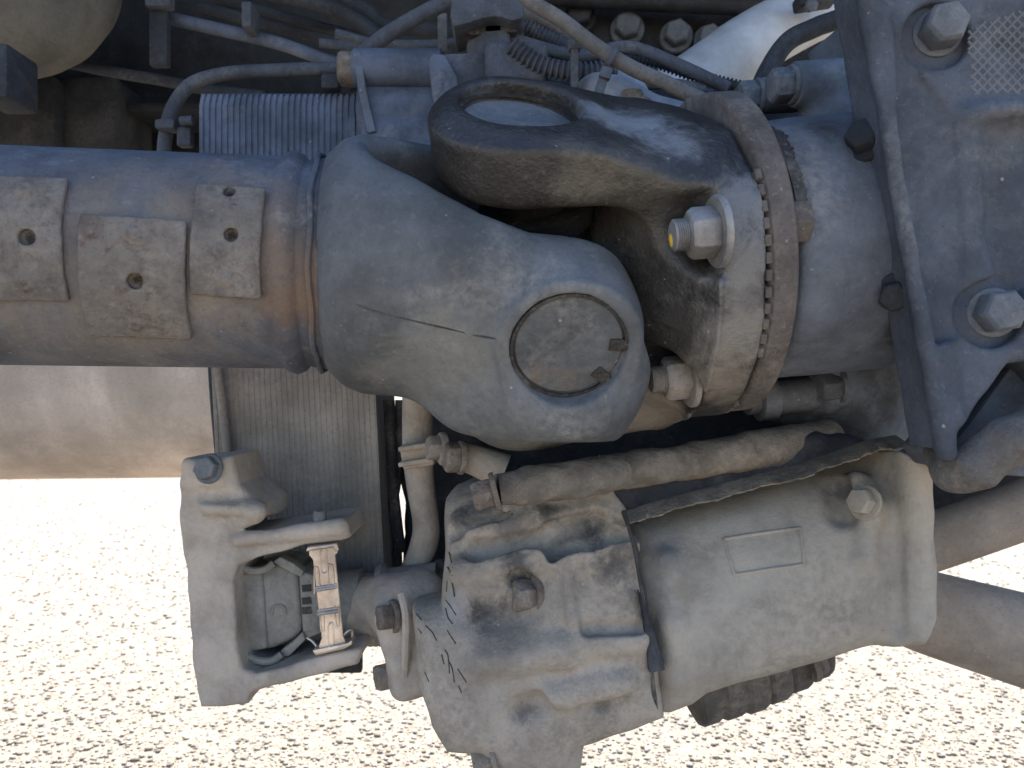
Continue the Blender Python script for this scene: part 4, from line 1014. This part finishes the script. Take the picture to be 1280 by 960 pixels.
hose([(200, 20), (270, 36), (340, 52), (400, 72), (430, 82)], .80, 8, 'ribbed_blue', 'blue grey tube slanting down to the rusty nut')
hose([(250, 8), (330, 30), (420, 52), (520, 75)], .84, 7, 'hose_dark', 'grey cable above the slanting blue tube')
hose([(270, -4), (340, 16), (420, 38), (520, 62)],   .86, 6, 'hose_dark', 'dusty cable on top of the slanting bundle')
hose([(330, -10), (380, 0), (420, 12), (455, 32), (490, 60)], .80, 10, 'hose_dark', 'thick dark hose in the top bundle left of the climbing hose')
hose([(380, -25), (430, 0), (460, 14), (478, 30), (520, 36), (580, 40)], .82, 9, 'hose_dark', 'dark hose bending behind the climbing hose')
hose([(420, 42), (470, 54), (530, 56), (590, 52)], .76, 6, 'hose_grey', 'thinnest cable crossing behind the climbing hose')
hose([(400, 54), (440, 58), (500, 64), (560, 60)], .79, 6, 'hose_grey', 'thin grey cable lowest behind the climbing hose')
hose([(640, 10), (690, 30), (720, 50), (740, 70)], .72, 7, 'hose_tan', 'short tan cable behind the head of the sloping hose')
hose([(40, 68), (130, 88), (200, 100), (260, 112), (330, 120)], .82, 7, 'hose_dark', 'straight grey bar slanting behind the air tank')
def tie(pts, d, w, label):
    o = obj('cable_tie', tube([P(x, y, d) for x, y in pts], S(w, d), 8, 8), M['hose_grey']); return tag(o, label, 'cable tie', 'cable ties')
t1 = root('cable_tie', P(718, 110, .58), 'grey cable tie standing upright round the ribbed conduit', 'cable tie', 'cable ties')
obj('tie_band', box(P(718, 84, .582), (.0055, .012, .034), None, .0012), M['hose_grey'], t1)
obj('tie_head', box(P(718, 58, .580), (.009, .010, .007), None, .0015), M['hose_grey'], t1)
t2 = root('cable_tie', P(755, 120, .545), 'grey cable tie looped round the sloping tan hose, tail hanging down', 'cable tie', 'cable ties')
za = nrm(P(768, 68, .545) - P(750, 122, .545)); xa = nrm(np.cross((0, 1, 0), za))
obj('tie_tail', box(P(751, 108, .545), (.0065, .004, .022), (xa, np.array([0, 1., 0]), za), .0012), M['hose_grey'], t2)
obj('tie_head', box(P(757, 92, .543), (.008, .007, .008), (xa, np.array([0, 1., 0]), za), .0015), M['hose_grey'], t2)
obj('tie_loop', lathe([(-.002, .0062), (-.002, .0072), (.002, .0072), (.002, .0062), (-.002, .0062)], P(764, 72, .557), nrm((1, .1, -.62)), 24, caps=False), M['hose_grey'], t2)
t3 = root('cable_tie', P(552, 64, .70), 'pale cable tie hanging left of the boot', 'cable tie', 'cable ties')
obj('tie_band', box(P(553, 42, .70), (.008, .006, .034), None, .001), M['hose_tan'], t3)
t4 = root('cable_tie', P(315, 42, .78), 'pale strap crossing the slanting bundle at the top left', 'cable tie', 'cable ties')
obj('tie_band', box(P(314, 26, .785), (.009, .03, .024), None, .001), M['hose_grey'], t4)
hc = root('hose_clip', P(222, 190, .655), 'small grey hose clip at the left end of the ribbed block', 'clip')
obj('clip_band', box(P(210, 158, .662), (.016, .016, .008), None, .002), M['hose_grey'], hc)
obj('clip_stem', box(P(232, 172, .665), (.012, .010, .016), None, .002), M['hose_grey'], hc)
obj('clip_screw', lathe([(0, .004), (.01, .004), (.0105, .002)], P(226, 152, .655), (1, 0, .1), 14), M['hose_grey'], hc)

# small bolted lug just behind the fork eye
lug = root('bolted_lug', P(795, 150, .60), 'pale cast lug with a small brown bolt between fork eye and rusted flange', 'lug')
def f_lug(X, Y, Z):
    d = d_caps(X, Y, Z, P(745, 120, .60), P(770, 130, .60), .016)
    d = smin(d, d_caps(X, Y, Z, P(770, 150, .60), P(870, 175, .60), .024), .02)
    d = smin(d, d_caps(X, Y, Z, P(778, 108, .63), P(800, 150, .62), .016), .015)
    return d
obj('lug_casting', surfnet(f_lug, (.03, .56, .74), (.18, .66, .85), .002), M['lug_pale'], lug)
bolt(lug, P(790, 133, .575), (0, -.1, 1), .0085, .007, M['rust_bolt'], .014, .004)

# ================================================================== BACKGROUND, TOP: pale pipe, chassis rail
pale = root('pale_pipe', P(840, 120, .78), 'bright pale metal pipe slanting up to the top edge right of centre', 'pipe')
obj('pipe_tube', tube([P(780, 160, .74), P(860, 112, .76), P(930, 62, .78), P(985, 30, .80), P(1040, 8, .82), P(1120, -10, .84)], [.030, .031, .031, .030, .028, .028], 36, 8), M['pipe_pale'], pale)
obj('pipe_clamp', box(P(1018, 2, .745), (.036, .02, .012), (nrm((1, 0, .15)), np.array([0, 1., 0]), nrm((-.15, 0, 1))), .003), M['hose_dark'], pale)
bolt(pale, P(1012, 8, .735), (0, -1, -.3), .006, .006, M['bolt_grey'])

rail = root('chassis_rail', P(760, 200, 1.0), 'black steel chassis rail with a row of bolts along the top', 'chassis rail')
zb, zt = P(0, 150, 1.0)[2], 1.19
obj('rail_web', box((.1, 1.03, (zb + zt) / 2), (3.2, .012, zt - zb), None, .002), M['black_steel'], rail)
obj('rail_flange', box((.1, .985, zb - .003), (3.2, .085, .010), None, .002), M['black_steel'], rail)
obj('rail_flange', box((.1, .985, zt + .004), (3.2, .085, .010), None, .002), M['black_steel'], rail)
obj('rail_lip', tube([P(640, -8, .98), P(820, 2, .98), P(1100, 14, .98)], .012, 10, 6), M['black_steel'], rail)
for px, py, r in ((725, 24, 14), (784, 38, 14.5), (845, 47, 14), (886, 52, 13)):
    bolt(rail, P(px, py, 1.015), (-.12, -1, -.02), S(r, 1.0) * 1.15, .018, M['bolt_grey' if px > 740 else 'black_steel'], S(r + 7, 1.0), .006, rot=.3)
# dark cross beams and boxes behind the left of the shaft
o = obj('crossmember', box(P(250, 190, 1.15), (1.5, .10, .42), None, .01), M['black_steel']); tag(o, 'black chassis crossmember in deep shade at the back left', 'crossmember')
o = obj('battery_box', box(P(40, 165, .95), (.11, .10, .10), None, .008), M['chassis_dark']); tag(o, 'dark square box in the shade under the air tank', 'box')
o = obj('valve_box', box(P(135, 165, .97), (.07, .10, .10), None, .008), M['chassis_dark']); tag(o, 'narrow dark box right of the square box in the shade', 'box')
st = root('hanger_strap', P(200, 60, .78), 'dark upright hanger strap at the right of the air tank', 'strap')
obj('strap_band', box(P(200, 20, .78), (.018, .01, .10), None, .002), M['hose_dark'], st)
obj('strap_buckle', box(P(200, 2, .77), (.024, .014, .014), None, .002), M['hose_grey'], st)

# unseen truck floor slab, added and sized to keep the sun off the driveline
o = obj('floor_sun_shade', box((.1, .99, 1.265), (3.4, .92, .04), None, .004), M['black_steel'])
tag(o, 'unseen black truck floor slab above the chassis rail, added to shade the driveline', 'truck floor')
